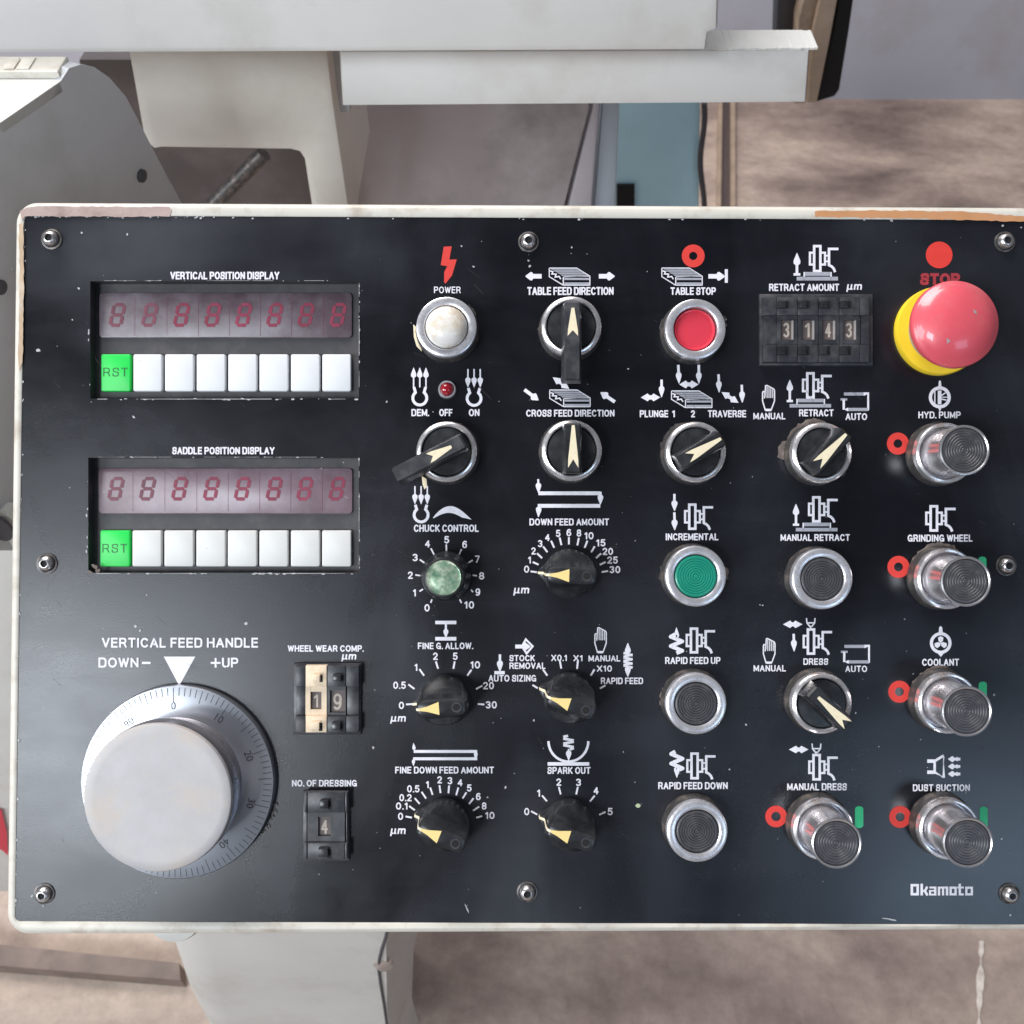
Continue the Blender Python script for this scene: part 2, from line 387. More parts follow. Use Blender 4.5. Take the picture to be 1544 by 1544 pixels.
link('cover_lip', g, 'cream', cov, mtx=cm, smooth=30, kind='stuff')
for (x, y) in ((213, 265), (0, 433)):
    c = Wp(x, y, A, nrm); g = Geo()
    g.lathe([(.0046, 0), (.0044, .0015), (.003, .0025), (0, .003)], 20)
    rm = nrm.to_track_quat('Z', 'Y').to_matrix().to_4x4()
    if nrm.dot(CPOS - c) < 0: rm = (-nrm).to_track_quat('Z', 'Y').to_matrix().to_4x4()
    link('cover_screw', g, 'etched', cov, mtx=cm @ Matrix.Translation(c) @ rm)
low = empty('lower_cover', (-.3, .08, 0), 'off-white machine panel with a red mark at the lower left edge', 'panel')
lm = Matrix.Translation(-low.location)
o = slab('panel_sheet', [(-400, 778), (10, 778), (30, 790), (90, 900), (60, 1345), (-400, 1345)], .10, .012, 'mach_white', low, bev=.002); o.matrix_local = lm
g = Geo(); c = Wy(0, 795, .097); g.lathe([(.0085, 0), (.008, .002), (0, .0023)], 22)
g.v = [(c.x + x, c.y - z, c.z + y * 1.5) for x, y, z in g.v]; link('panel_hole', g, 'etched', low, mtx=lm)
o = slab('red_mark', [(-60, 1215), (2, 1222), (10, 1255), (12, 1290), (3, 1282), (-60, 1262)], .097, .001, 'sticker', low, bev=0); o.matrix_local = lm

# ---- things behind at the right
cab = empty('blue_cabinet', (.17, 1.0, 0), 'sky blue steel cabinet with a square black opening behind the panel', 'cabinet')
bm_ = Matrix.Translation(-cab.location)
o = slab('cabinet_body', [(922, 60), (1057, 60), (1054, 300), (1050, 520), (922, 520)], 1.0, .3, 'blue', cab, bev=.003); o.matrix_local = bm_
o = slab('vent_opening', [(930, 279), (957, 279), (957, 315), (930, 315)], .995, .004, 'hole', cab, bev=0); o.matrix_local = bm_
g = Geo(); g.tube([Wy(1056, y, .99) + Vector((.003 + .003 * math.sin(y * .045), 0, 0)) for y in range(155, 330, 12)], .004, 8)
link('cabinet_cable', g, 'etched', cab, mtx=bm_)
brd = empty('leaning_board', (.35, .95, 0), 'tan timber board with a black edge leaning behind the pale machine rail', 'board')
bm_ = Matrix.Translation(-brd.location)
for nm, poly, Y, m_ in (('plank', [(1226, -60), (1246, -60), (1222, 60), (1214, 157), (1196, 157), (1204, 30)], .93, 'wood'),
                       ('plank', [(1249, -60), (1274, -60), (1250, 70), (1232, 156), (1217, 156), (1225, 50)], .92, 'wood'),
                       ('black_edging', [(1278, -60), (1296, -60), (1280, 50), (1266, 136), (1259, 146), (1226, 156), (1252, 68)], .925, 'hole'),
                       ('dark_batten', [(1174, -60), (1210, -60), (1200, 70), (1170, 70)], .96, 'etched')):
    o = slab(nm, poly, Y, .03, m_, brd, bev=.003); o.matrix_local = bm_
g = Geo()
for (xa_, xb_, xc_, xd_, hh) in ((1082, 1088, 1079, 1085, .018), (1100, 1107, 1100, 1107, .018), (1087, 1101, 1084, 1101, .006)):
    q = [Wz(xc_, 340, 0), Wz(xd_, 340, 0), Wz(xb_, 152, 0), Wz(xa_, 152, 0)]
    g.cur = 1 if hh < .01 else 0
    g.add([(p.x, p.y, 0.001) for p in q] + [(p.x, p.y, hh) for p in q], [(4, 5, 6, 7), (0, 1, 5, 4), (1, 2, 6, 5), (2, 3, 7, 6), (3, 0, 4, 7)])
o = link('floor_channel', g, ['tanline', 'rag'], smooth=0); tag(o, 'narrow brown steel channel running along the floor beside the blue cabinet', 'floor channel')
g = Geo()
q = [Wz(-250, 1398, .03), Wz(270, 1452, .03), Wz(272, 1478, .03), Wz(-250, 1436, .03)]
g.add([(p.x, p.y, .001) for p in q] + [(p.x, p.y, .03) for p in q], [(7, 6, 5, 4), (0, 1, 5, 4), (1, 2, 6, 5), (2, 3, 7, 6), (3, 0, 4, 7)])
o = link('floor_skid', g, mat('greasy brown timber', (.22, .165, .14), .6, var=.35, scale=25, dirt=(.10, .075, .065), dirt_amt=.8, dirt_scale=18), smooth=0); tag(o, 'dirty brown skid beam lying on the floor left of the pedestal', 'beam')

# ================================================================== THE CONSOLE
ROOT = empty('control_console', (-.12, .0, 0), 'black machine control panel in a cream housing covered with buttons, switches and dials', 'control panel')
RI = Matrix.Translation(-ROOT.location)
def part(name, geo, m, mtx=None, **k):
    return link(name, geo, m, ROOT, mtx=RI @ (PM if mtx is None else PM @ mtx), **k)
def sub(name, geo, m, parent, mtx=None, **k):
    return link(name, geo, m, parent, mtx=mtx, **k)
def TL(p, rot=0.0): return Matrix.Translation((p[0], p[1], p[2] if len(p) > 2 else 0)) @ Matrix.Rotation(rot, 4, 'Z')

# pedestal ------------------------------------------------------------
YP = -.085
def ped_section(z, dy0=0.0):
    top, bot = Wy(255, 1410, YP), Wy(301, 1544, YP); t = (z - top.z) / (bot.z - top.z); xl = top.x + (bot.x - top.x) * t
    top, bot = Wy(582, 1410, YP), Wy(584, 1544, YP); t = (z - top.z) / (bot.z - top.z); xm = top.x + (bot.x - top.x) * t
    top, bot = Wy(628, 1410, YP + .05), Wy(600, 1544, YP + .05); t = (z - top.z) / (bot.z - top.z); xr = top.x + (bot.x - top.x) * t
    return xl, xm, xr
g = Geo(); rows = []
zs = [.86, .75, .6, .45, .3, .12]
for z in zs:
    xl, xm, xr = ped_section(max(z, .36)); xl -= .0135
    row = [(xl + .09, .12, z), (xl + .05, .08, z), (xl + .001, YP + .045, z)]
    for k in range(1, 7):
        a = math.pi + (math.pi / 2) * k / 6; row.append((xl + .04 + .04 * math.cos(a), YP + .04 + .04 * math.sin(a), z))
    row += [(xm, YP, z), (xm + .001, YP + .003, z), (xr, YP + .05, z), (xr - .09, .12, z)]
    rows.append(row)
n = len(rows[0]); vs = [v for r in rows for v in r]; fs = []
for i in range(len(rows) - 1):
    for k in range(n): k2 = (k + 1) % n; fs.append((i * n + k, (i + 1) * n + k, (i + 1) * n + k2, i * n + k2))
g.add(vs, fs)
ped = link('pedestal', g, 'pedestal', ROOT, mtx=RI, smooth=40)
g = Geo(); g.tube([Wy(x, y, YP - .0005) for x, y in ((585, 1395), (582, 1412), (576, 1430), (572, 1446), (571, 1462), (574, 1485), (579, 1515), (584, 1550), (590, 1600))], .0012, 8)
link('pedestal_seam', g, 'etched', ped)
g = Geo(); g.lathe([(.008, 0), (.0075, .003), (.004, .0055), (0, .006)], 20)
c = Wy(578, 1450, YP + .003); g.v = [(c.x + x, c.y - z, c.z + y * 1.6) for x, y, z in g.v]; link('pedestal_screw', g, 'screw', ped)
g = Geo(); g.box(-.27, -.14, .0, .11, 0.0, .13, .004)
link('pedestal_foot', g, 'pedestal', ROOT, mtx=RI)
g = Geo(); c = pt(262, 1404, -.03)
g.lathe([(.016, -.02), (.016, 0), (.015, .003), (0, .004)], 36, c=(c.x + .001, c.y + .0105, c.z))
part('swivel_flange', g, 'pedestal')

# housing -------------------------------------------------------------
OUT = [(22, 303), (1574, 311), (1586, 1404), (8, 1411)]
INN = [(37, 325), (1561, 332), (1573, 1394), (23, 1389)]
def quad_round(q, r, h, ins=0.0, n=8):
    p = [Vector((pt(x, y, 0).x, pt(x, y, 0).y)) for x, y in q]
    sg = [(1, -1), (-1, -1), (-1, 1), (1, 1)]
    p = [v + Vector((s[0] * ins, s[1] * ins)) for v, s in zip(p, sg)]
    out = []
    for i in range(4):
        c0 = p[i]; a = c0 + (p[i - 1] - c0).normalized() * r; b = c0 + (p[(i + 1) % 4] - c0).normalized() * r
        for k in range(n + 1):
            t = k / n; ang = t * math.pi / 2
            q_ = c0 + (a - c0) * (1 - math.sin(ang)) + (b - c0) * (1 - math.cos(ang)); out.append((q_.x, q_.y, h))
    return out
loops = [quad_round(OUT, .0105, -.095), quad_round(OUT, .0105, -.004), quad_round(OUT, .0105, -.0015, .0005), quad_round(OUT, .0100, .0002, .0016),
         quad_round(OUT, .0090, .0008, .0030), quad_round(INN, .0030, .0006, -.0004), quad_round(INN, .0028, .0003), quad_round(INN, .0028, -.004)]
g = Geo(); n = len(loops[0])
g.add([v for l in loops for v in l], [(i * n + k, (i + 1) * n + k, (i + 1) * n + (k + 1) % n, i * n + (k + 1) % n) for i in range(len(loops) - 1) for k in range(n)] + [tuple(range(n))])
housing = part('housing', g, 'cream', smooth=40)

# face plate with two cut-outs ---------------------------------------
PL = lambda y: 36 + (22 - 36) * (y - 325) / 1064
REC = [(136, 424, 541, 601), (133, 690, 541, 864)]
ys = [322, 424, 601, 690, 864, 1396]
g = Geo()
def plate_cell(x0, x1, y0, y1, x0b=None):
    a = pt(x0, y0); b = pt(x1, y0); c = pt(x1, y1); d = pt(x0 if x0b is None else x0b, y1)
    g.add([a, b, c, d], [(3, 2, 1, 0)])
for y0, y1 in zip(ys, ys[1:]):
    hole = [r for r in REC if r[1] == y0]
    if hole:
        r = hole[0]; plate_cell(PL(y0), r[0], y0, y1, None); g.v[-1] = tuple(pt(PL(y1), y1)); plate_cell(r[2], 1570, y0, y1)
    else: plate_cell(PL(y0), 1570, y0, y1); g.v[-1] = tuple(pt(PL(y1), y1)); g.v[-2] = tuple(pt(1576, y1))
plate = part('face_plate', g, 'plate', smooth=0)

def strip(name, poly, m, h=.0009, jag=.9):
    g = Geo(); out = []
    for (a, b) in zip(poly, poly[1:] + poly[:1]):
        L_ = math.dist(a, b); k = max(1, int(L_ / 7))
        for i in range(k):
            t = i / k; out.append((a[0] + (b[0] - a[0]) * t + random.uniform(-jag, jag) * (L_ > 25), a[1] + (b[1] - a[1]) * t + random.uniform(-jag, jag) * (L_ > 25)))
    P = [pt(x, y, h) for x, y in out]; g.add(P, [tuple(reversed(range(len(P))))])
    return g
g = strip('', [(40, 313), (60, 311), (255, 312), (259, 318), (255, 327), (38, 326), (33, 332), (30, 318)], 0); part('bare_primer', g, 'primer', smooth=0, label='pinkish bare strip on the top rim')
g = strip('', [(1228, 318), (1300, 317), (1450, 319), (1560, 327), (1560, 335), (1400, 330), (1229, 327)], 0); part('bare_primer', g, 'orange', smooth=0, label='orange bare strip on the top rim')
g = strip('', [(28, 338), (35, 336), (36, 440), (34, 545), (29, 560), (27, 540), (30, 430)], 0, jag=.7); part('bare_primer', g, mat('tan primer', (.52, .38, .26), .7, var=.25, scale=80, dirt=(.62, .58, .50), dirt_amt=.7, dirt_scale=60), smooth=0, label='tan bare strip on the left rim')

# ------------------------------------------------------------------ printing on the plate
Z0 = .00015
class Prn(Geo):
    """flat print; coordinates are pixels of an enlarged view: origin ox, oy and scale s"""
    def __init__(s, z): super().__init__(); s.z = z; s.lay = 0
    def P(s, x, y): ox, oy, k = s.z; return pt(ox + x / k, oy + y / k, Z0 + s.lay * .00003)
    def poly(s, pts, z=None):
        q = [s.P(x, y) for x, y in pts]; s.lay = (s.lay + 1) % 12
        ar = sum(a.x * b.y - b.x * a.y for a, b in zip(q, q[1:] + q[:1]))
        if ar < 0: q = q[::-1]
        s.add(q, [tuple(range(len(q)))])
    def rect(s, x0, x1, y0, y1): s.poly([(x0, y0), (x1, y0), (x1, y1), (x0, y1)])
    def line(s, pts, w, closed=False):
        pts = [Vector(p) for p in pts]; N_ = len(pts); L_ = []; Rr = []
        for i in range(N_):
            if closed: a = (pts[i] - pts[i - 1]).normalized(); b = (pts[(i + 1) % N_] - pts[i]).normalized()
            else:
                a = (pts[i] - pts[i - 1]).normalized() if i else (pts[1] - pts[0]).normalized()
                b = (pts[i + 1] - pts[i]).normalized() if i < N_ - 1 else a
            na = Vector((-a.y, a.x)); nb = Vector((-b.y, b.x)); m = na + nb; k = m.dot(na)
            m = m / k if k > .5 else na
            L_.append(pts[i] + m * w / 2); Rr.append(pts[i] - m * w / 2)
        q = [s.P(*p) for p in L_] + [s.P(*p) for p in Rr]; s.lay = (s.lay + 1) % 12
        f = [(i, i + 1, N_ + i + 1, N_ + i) for i in range(N_ - 1)] + ([(N_ - 1, 0, N_, 2 * N_ - 1)] if closed else [])
        s.add(q, f)
    def outline(s, x0, x1, y0, y1, w):
        h = w / 2; s.line([(x0 + h, y0 + h), (x1 - h, y0 + h), (x1 - h, y1 - h), (x0 + h, y1 - h)], w, True)
    def disc(s, cx, cy, r, n=36): s.poly([(cx + r * math.cos(2 * math.pi * k / n), cy + r * math.sin(2 * math.pi * k / n)) for k in range(n)])
    def ring(s, cx, cy, r1, r0, n=40):
        s.line([(cx + (r0 + r1) / 2 * math.cos(2 * math.pi * k / n), cy + (r0 + r1) / 2 * math.sin(2 * math.pi * k / n)) for k in range(n)], r1 - r0, True)
    def arrow(s, a, b, w, hw, hl, both=False):
        a = Vector(a); b = Vector(b); d = (b - a); L_ = d.length; d.normalize(); n = Vector((-d.y, d.x))
        def T(u, v): return tuple(a + d * u + n * v)
        if both:
            s.poly([T(0, 0), T(hl, hw / 2), T(hl * 1.25, w / 2), T(L_ - hl * 1.25, w / 2), T(L_ - hl, hw / 2), T(L_, 0), T(L_ - hl, -hw / 2), T(L_ - hl * 1.25, -w / 2), T(hl * 1.25, -w / 2), T(hl, -hw / 2)])
        else:
            s.poly([T(0, w / 2), T(L_ - hl * 1.2, w / 2), T(L_ - hl, hw / 2), T(L_ - hl * .75, hw / 2), T(L_, w * .12), T(L_, -w * .12), T(L_ - hl * .75, -hw / 2), T(L_ - hl, -hw / 2), T(L_ - hl * 1.2, -w / 2), T(0, -w / 2)])
    def text(s, t, x0, x1, y0, y1, bold=.022, slant=0.0): s.texts.append((t, x0, x1, y0, y1, bold, slant, None))
    def num(s, t, cx, cy, w, h, bold=.022): s.texts.append((t, cx - w / 2, cx + w / 2, cy - h / 2, cy + h / 2, bold, 0, None))

# an upright technical sans drawn with even strokes
def arc(cx, cy, rx, ry, a0, a1, n=12): return [(cx + rx * math.cos(R(a0 + (a1 - a0) * k / n)), cy + ry * math.sin(R(a0 + (a1 - a0) * k / n))) for k in range(n + 1)]
def rp(pts, r=.22, n=4):
    out = [pts[0]]
    for i in range(1, len(pts) - 1):
        p0, p, p1 = Vector(pts[i - 1]), Vector(pts[i]), Vector(pts[i + 1]); q = min(r, (p - p0).length * .5, (p1 - p).length * .5)
        a = p + (p0 - p).normalized() * q; b = p + (p1 - p).normalized() * q
        for k in range(n + 1):
            t = k / n; v = a * (1 - t) ** 2 + p * 2 * t * (1 - t) + b * t * t; out.append((v.x, v.y))
    return out + [pts[-1]]
def oval(w): return arc(w / 2, .5, w / 2, .5, 0, 345, 23)
FONT = {
 'A': (.66, [[(0, 0), (.33, 1), (.66, 0)], [(.12, .32), (.54, .32)]]), 'B': (.58, [rp([(0, 1), (.54, 1), (.54, .53), (0, .53)]), rp([(0, .53), (.58, .53), (.58, 0), (0, 0)]), [(0, 0), (0, 1)]]),
 'C': (.64, [arc(.34, .5, .34, .5, 42, 318)]), 'D': (.62, [rp([(0, 0), (.62, 0), (.62, 1), (0, 1)], .4), [(0, 0), (0, 1)]]),
 'E': (.50, [[(.5, 1), (0, 1), (0, 0), (.5, 0)], [(0, .52), (.46, .52)]]), 'F': (.48, [[(.48, 1), (0, 1), (0, 0)], [(0, .5), (.42, .5)]]),
 'G': (.68, [arc(.34, .5, .34, .5, 42, 350), [(.38, .42), (.66, .42), (.66, .0)]]), 'H': (.60, [[(0, 0), (0, 1)], [(.6, 0), (.6, 1)], [(0, .52), (.6, .52)]]),
 'I': (.04, [[(.02, 0), (.02, 1)]]), 'K': (.58, [[(0, 0), (0, 1)], [(.56, 1), (0, .40)], [(.18, .60), (.58, 0)]]), 'L': (.46, [[(0, 1), (0, 0), (.46, 0)]]),
 'M': (.74, [[(0, 0), (0, 1), (.37, .12), (.74, 1), (.74, 0)]]), 'N': (.60, [[(0, 0), (0, 1), (.6, 0), (.6, 1)]]), 'O': (.70, [oval(.70) + [None]]),
 'P': (.56, [rp([(0, .46), (.56, .46), (.56, 1), (0, 1)]), [(0, 0), (0, 1)]]), 'Q': (.70, [oval(.70) + [None], [(.4, .25), (.7, 0)]]),
 'R': (.60, [rp([(0, .48), (.56, .48), (.56, 1), (0, 1)]), [(0, 0), (0, 1)], [(.3, .48), (.44, .40), (.60, 0)]]),
 'S': (.56, [rp([(.55, .74), (.54, 1), (.02, 1), (.02, .54), (.56, .50), (.56, 0), (.01, 0), (0, .28)], .26)]), 'T': (.58, [[(0, 1), (.58, 1)], [(.29, 0), (.29, 1)]]),
 'U': (.60, [rp([(0, 1), (0, 0), (.6, 0), (.6, 1)], .3)]), 'V': (.62, [[(0, 1), (.31, 0), (.62, 1)]]), 'W': (.88, [[(0, 1), (.22, 0), (.44, .95), (.66, 0), (.88, 1)]]),
 'X': (.60, [[(0, 0), (.6, 1)], [(0, 1), (.6, 0)]]), 'Y': (.62, [[(0, 1), (.31, .46), (.62, 1)], [(.31, .46), (.31, 0)]]), 'Z': (.56, [[(0, 1), (.56, 1), (0, 0), (.56, 0)]]),
 '.': (.03, [[(0, 0), (.03, 0)]]), '0': (.52, [oval(.52) + [None]]), '1': (.22, [[(0, .78), (.20, 1), (.20, 0)]]),
 '2': (.50, [arc(.25, .72, .25, .28, 165, -25, 8) + [(0, 0), (.52, 0)]]), '3': (.50, [arc(.24, .76, .24, .24, 150, -90, 9) + arc(.25, .26, .25, .26, 90, -150, 9)]),
 '4': (.54, [[(.40, 0), (.40, 1), (0, .30), (.54, .30)]]), '5': (.50, [[(.46, 1), (.08, 1), (.03, .52)] + arc(.24, .32, .26, .32, 125, -150, 10)]),
 '6': (.52, [arc(.26, .31, .26, .31, 0, 345, 16) + [None], [(.02, .34)] + arc(.30, .62, .28, .38, 180, 50, 7)]), '7': (.50, [[(0, 1), (.5, 1), (.16, 0)]]),
 '8': (.52, [arc(.26, .76, .23, .24, 0, 345, 16) + [None], arc(.26, .26, .26, .26, 0, 345, 16) + [None]]), '9': (.52, [arc(.26, .69, .26, .31, 0, 345, 16) + [None], [(.50, .66)] + arc(.22, .38, .28, .38, 0, -130, 7)]),
 '\u03bc': (.50, [[(-.06, -.38), (.08, .78)], rp([(.04, .5), (.02, 0), (.42, 0), (.50, .78)], .25), [(.50, .78), (.42, .06), (.52, 0)]]),
 'm': (.80, [[(0, 0), (.08, .78)], rp([(.06, .55), (.14, .78), (.42, .78), (.38, 0)], .2), rp([(.42, .55), (.5, .78), (.84, .78), (.78, 0)], .2)]),
}
# font outlines are generated once for every distinct string
PENDING = []
def glyph_meshes(items):
    obs = {}
    for key in items:
        t, bold = key
        c = bpy.data.curves.new('tmp_text', 'FONT'); c.body = t; c.offset = bold; c.resolution_u = 3; c.space_character = 1.04
        o = bpy.data.objects.new('tmp_text', c); COL.objects.link(o); obs[key] = o
    bpy.context.view_layer.update(); dg = bpy.context.evaluated_depsgraph_get(); res = {}
    for key, o in obs.items():
        me = bpy.data.meshes.new_from_object(o.evaluated_get(dg))
        res[key] = ([tuple(v.co) for v in me.vertices], [tuple(p.vertices) for p in me.polygons]); bpy.data.meshes.remove(me)
    for o in obs.values():
        c = o.data; bpy.data.objects.remove(o); bpy.data.curves.remove(c)
    return res
def pprint_(name, prn, m, parent=None, **k): PENDING.append((name, prn, m, k))
def draw_text(p, t, x0, x1, y0, y1, sw, slant=0.0):
    H_ = y1 - y0; cur = 0; lay = []
    for ch in t:
        if ch == ' ': cur += .34; continue
        w_, paths = FONT[ch]; lay.append((cur, paths)); cur += w_ + (.33 if ch != '.' else .26)
    xs = [q[0] + c0 for c0, ps in lay for pa in ps for q in pa if q]; ys_ = [q[1] for c0, ps in lay for pa in ps for q in pa if q]
    ax, bx = min(xs), max(xs); ay, by = min(ys_), max(ys_)
    X0, X1, Y0, Y1 = x0 + sw / 2, x1 - sw / 2, y0 + sw / 2, y1 - sw / 2
    if bx - ax < .25: X0 = (x0 + x1) / 2 - (bx - ax) * H_ / 2; X1 = X0 + (bx - ax) * H_
    for c0, ps in lay:
        for pa in ps:
            cl = pa[-1] is None
            pts = [(X0 + (X1 - X0) * (q[0] + c0 - ax) / max(1e-6, bx - ax), Y1 + (Y0 - Y1) * (q[1] - ay) / max(1e-6, by - ay)) for q in pa if q]
            if slant: pts = [(u + slant * ((y0 + y1) / 2 - v), v) for u, v in pts]
            if cl: p.line(pts, sw, True); continue
            if len(pts) == 2 and math.dist(*pts) < sw * .5:
                cx_, cy_ = pts[0]; pts = [(cx_ - sw / 2, cy_), (cx_ + sw / 2, cy_)]
            else:
                a, b = Vector(pts[0]), Vector(pts[1]); pts[0] = tuple(a - (b - a).normalized() * sw * .42)
                a, b = Vector(pts[-1]), Vector(pts[-2]); pts[-1] = tuple(a - (b - a).normalized() * sw * .42)
            run = [pts[0]]
            for q0, q1, q2 in zip(pts, pts[1:], pts[2:]):
                run.append(q1); d0 = (Vector(q1) - Vector(q0)).normalized(); d1 = (Vector(q2) - Vector(q1)).normalized()
                if d0.dot(d1) < -.1:
                    run[-1] = tuple(Vector(q1) + d0 * sw * .22); p.line(run, sw); run = [tuple(Vector(q1) - d1 * sw * .22)]
            run.append(pts[-1]); p.line(run, sw)
def flush():
    for name, p, m, k in PENDING:
        for (t, x0, x1, y0, y1, bold, slant, _) in p.texts:
            H_ = y1 - y0; sw = H_ * (.185 if bold < .04 else .26)
            if bold < .015: sw = H_ * .15
            if H_ < 50 and p.z[2] < 4: sw = H_ * .20
            draw_text(p, t, x0, x1, y0, y1, sw)
        part(name, p, m, smooth=0, **k)
class PrnH(Prn):
    """the same print at another height above the plate"""
    def __init__(s, z, h): super().__init__(z); s.h = h
    def P(s, x, y): return pt(s.z[0] + x / s.z[2], s.z[1] + y / s.z[2], s.h + s.lay * .00002)
def label(z, *items, m='white_ink', **k):
    for it in items:
        p = Prn(z); p.text(*it, **k); pprint_('printed_label', p, m)
def symbol(p, m='white_ink', **k): pprint_('printed_symbol', p, m, **k)

def wheel_icon(p, x0, x1, y0, y1):
    fx = lambda x: x0 + (x - 660) / 358 * (x1 - x0); fy = lambda y: y0 + (y - 155) / 325 * (y1 - y0); k = (x1 - x0) / 358
    p.outline(fx(710), fx(815), fy(155), fy(480), 30 * k)
    p.line([(fx(712), fy(248)), (fx(674), fy(248)), (fx(674), fy(388)), (fx(712), fy(388))], 26 * k)
    p.line([(fx(813), fy(248)), (fx(856), fy(248)), (fx(856), fy(388)), (fx(813), fy(388))], 26 * k)
    p.line([(fx(866), fy(283)), (fx(894), fy(283))], 20 * k); p.line([(fx(866), fy(350)), (fx(894), fy(350))], 20 * k)
    p.line([(fx(1018), fy(203)), (fx(904), fy(203)), (fx(904), fy(395)), (fx(938), fy(412)), (fx(962), fy(438)), (fx(978), fy(478))], 30 * k)
def table_icon(p, pg, x0, x1, y0, y1):
    fx = lambda x: x0 + (x - 370) / 402 * (x1 - x0); fy = lambda y: y0 + (y - 410) / 172 * (y1 - y0); k = (x1 - x0) / 402
    for i, (a, b) in enumerate(((0, .20), (.27, .45), (.52, .70), (.77, .93))):
        q = []
        for (u, v) in ((0, a), (1, a), (1, b), (0, b)): q.append((fx(372 + 140 * v + u * (268 - 6 * v)), fy(412 + 82 * v)))
        pg.poly(q)
    pg.rect(fx(520), fx(762), fy(508), fy(528)); pg.rect(fx(520), fx(762), fy(552), fy(576))
    p.line([(fx(374), fy(414)), (fx(374), fy(496)), (fx(508), fy(578))], 9 * k)
    p.line([(fx(380), fy(440)), (fx(410), fy(448)), (fx(400), fy(470)), (fx(440), fy(472)), (fx(432), fy(500)), (fx(470), fy(494)), (fx(486), fy(520))], 12 * k)
    p.line([(fx(510), fy(500)), (fx(510), fy(578))], 10 * k); p.line([(fx(768), fy(490)), (fx(768), fy(578))], 9 * k)
    p.line([(fx(374), fy(412)), (fx(640), fy(412)), (fx(770), fy(492)), (fx(512), fy(498))], 7 * k)
    p.line([(fx(510), fy(579)), (fx(770), fy(579))], 7 * k)
def hand_icon(p, x0, x1, y0, y1):
    fx = lambda x: x0 + (x - 1025) / 118 * (x1 - x0); fy = lambda y: y0 + (y - 95) / 245 * (y1 - y0); k = (x1 - x0) / 118
    p.line([(fx(x), fy(y)) for x, y in ((1048, 222), (1050, 160), (1036, 158), (1031, 170), (1031, 245), (1055, 330), (1107, 330), (1137, 245), (1137, 150), (1130, 134), (1070, 102), (1058, 104), (1055, 150), (1052, 205))], 11 * k)
    for i, x in enumerate((1071, 1088, 1104, 1121)): p.line([(fx(x), fy(112 + i * 8)), (fx(x), fy(218))], 8 * k)
    p.rect(fx(1058), fx(1106), fy(318), fy(340))
def loop_icon(p, pg, x0, x1, y0, y1):
    fx = lambda x: x0 + (x - 1060) / 335 * (x1 - x0); fy = lambda y: y0 + (y - 318) / 222 * (y1 - y0); k = (x1 - x0) / 335
    pg.rect(fx(1100), fx(1350), fy(322), fy(358)); pg.rect(fx(1130), fx(1380), fy(502), fy(538))
    p.line([(fx(1340), fy(332)), (fx(1382), fy(332)), (fx(1382), fy(520)), (fx(1366), fy(532))], 22 * k)
    p.poly([(fx(1330), fy(318)), (fx(1378), fy(340)), (fx(1330), fy(362))]); p.poly([(fx(1150), fy(498)), (fx(1102), fy(520)), (fx(1150), fy(542))])
    p.line([(fx(1098), fy(405)), (fx(1098), fy(522))], 26 * k); pg.rect(fx(1060), fx(1138), fy(390), fy(416))
def bracket_icon(p, pg, b0, b1, by, x0, x1, yt):
    pg.rect(b0, b1, by - 20, by + 20); pg.rect(x0 + 14, x1 - 14, yt, yt + 38)
    p.line([(x0 + 8, by + 18), (x0 + 8, yt + 6), (x1 - 8, yt + 6), (x1 - 8, by + 18)], 15)
def zigzag(p, x0, x1, y0, y1, n, up):
    """stack of slanted bars with an arrow head"""
    H = y1 - y0; hl = H * .36
    ya, yb = (y0 + hl * .75, y1) if up else (y0, y1 - hl * .75)
    pts = []; k = 2 * n
    xm = (x0 + x1) / 2
    st = (yb - ya) / k
    pts = [(xm - (x1 - x0) * .12, ya)]
    for i in range(k):
        pts.append((x0 + 8 if i % 2 == 0 else x1 - 8, ya + st * (i + .5)))
    pts.append((xm, yb))
    w_ = st * .80
    for a, b in zip(pts, pts[1:]): p.line([a, b], w_)
    for a in pts[1:-1]: p.disc(a[0], a[1], w_ * .5, 12)
    if up: p.arrow((xm, ya + 8), (xm, y0), 16, 62, hl)
    else: p.arrow((xm, yb - 8), (xm, y1), 16, 62, hl)
def dresser(p, x0, x1, y0, y1):
    k = (x1 - x0) / 117; fx = lambda x: x0 + (x - 655) * k; fy = lambda y: y0 + (y - 90) / 120 * (y1 - y0)
    p.line([(fx(664), fy(92)), (fx(670), fy(150)), (fx(700), fy(188)), (fx(728), fy(188)), (fx(758), fy(150)), (fx(764), fy(92))], 15 * k)
    p.line([(fx(672), fy(148)), (fx(756), fy(148))], 16 * k); p.line([(fx(690), fy(166)), (fx(714), fy(212)), (fx(738), fy(166))], 12 * k)
def magnet(p, x0, x1, y0, y1, up):
    """horseshoe with three arrows"""
    W_ = x1 - x0; cx = (x0 + x1) / 2; k = W_ / 195
    yh = y0 + (y1 - y0) * .50
    for dx in (-66, 0, 66):
        if up: p.arrow((cx + dx * k, yh + 4), (cx + dx * k, y0), 15 * k, 56 * k, 92 * k)
        else: p.arrow((cx + dx * k, y0), (cx + dx * k, yh - 4), 15 * k, 56 * k, 92 * k)
    r = W_ * .385; cy = y1 - r - 12 * k; pts = []
    for i in range(15):
        a = R(-52) + R(284) * i / 14; pts.append((cx + r * math.cos(a), cy + r * math.sin(a)))
    pts = [(cx + 62 * k, yh + 2)] + pts + [(cx - 62 * k, yh + 2)]
    p.line(pts, 30 * k)
def seg_ticks(p, arr, w): 
    for a in arr: p.line([(a[0], a[1]), (a[2], a[3])], w)
def grey_pair(z): return Prn(z), Prn(z)

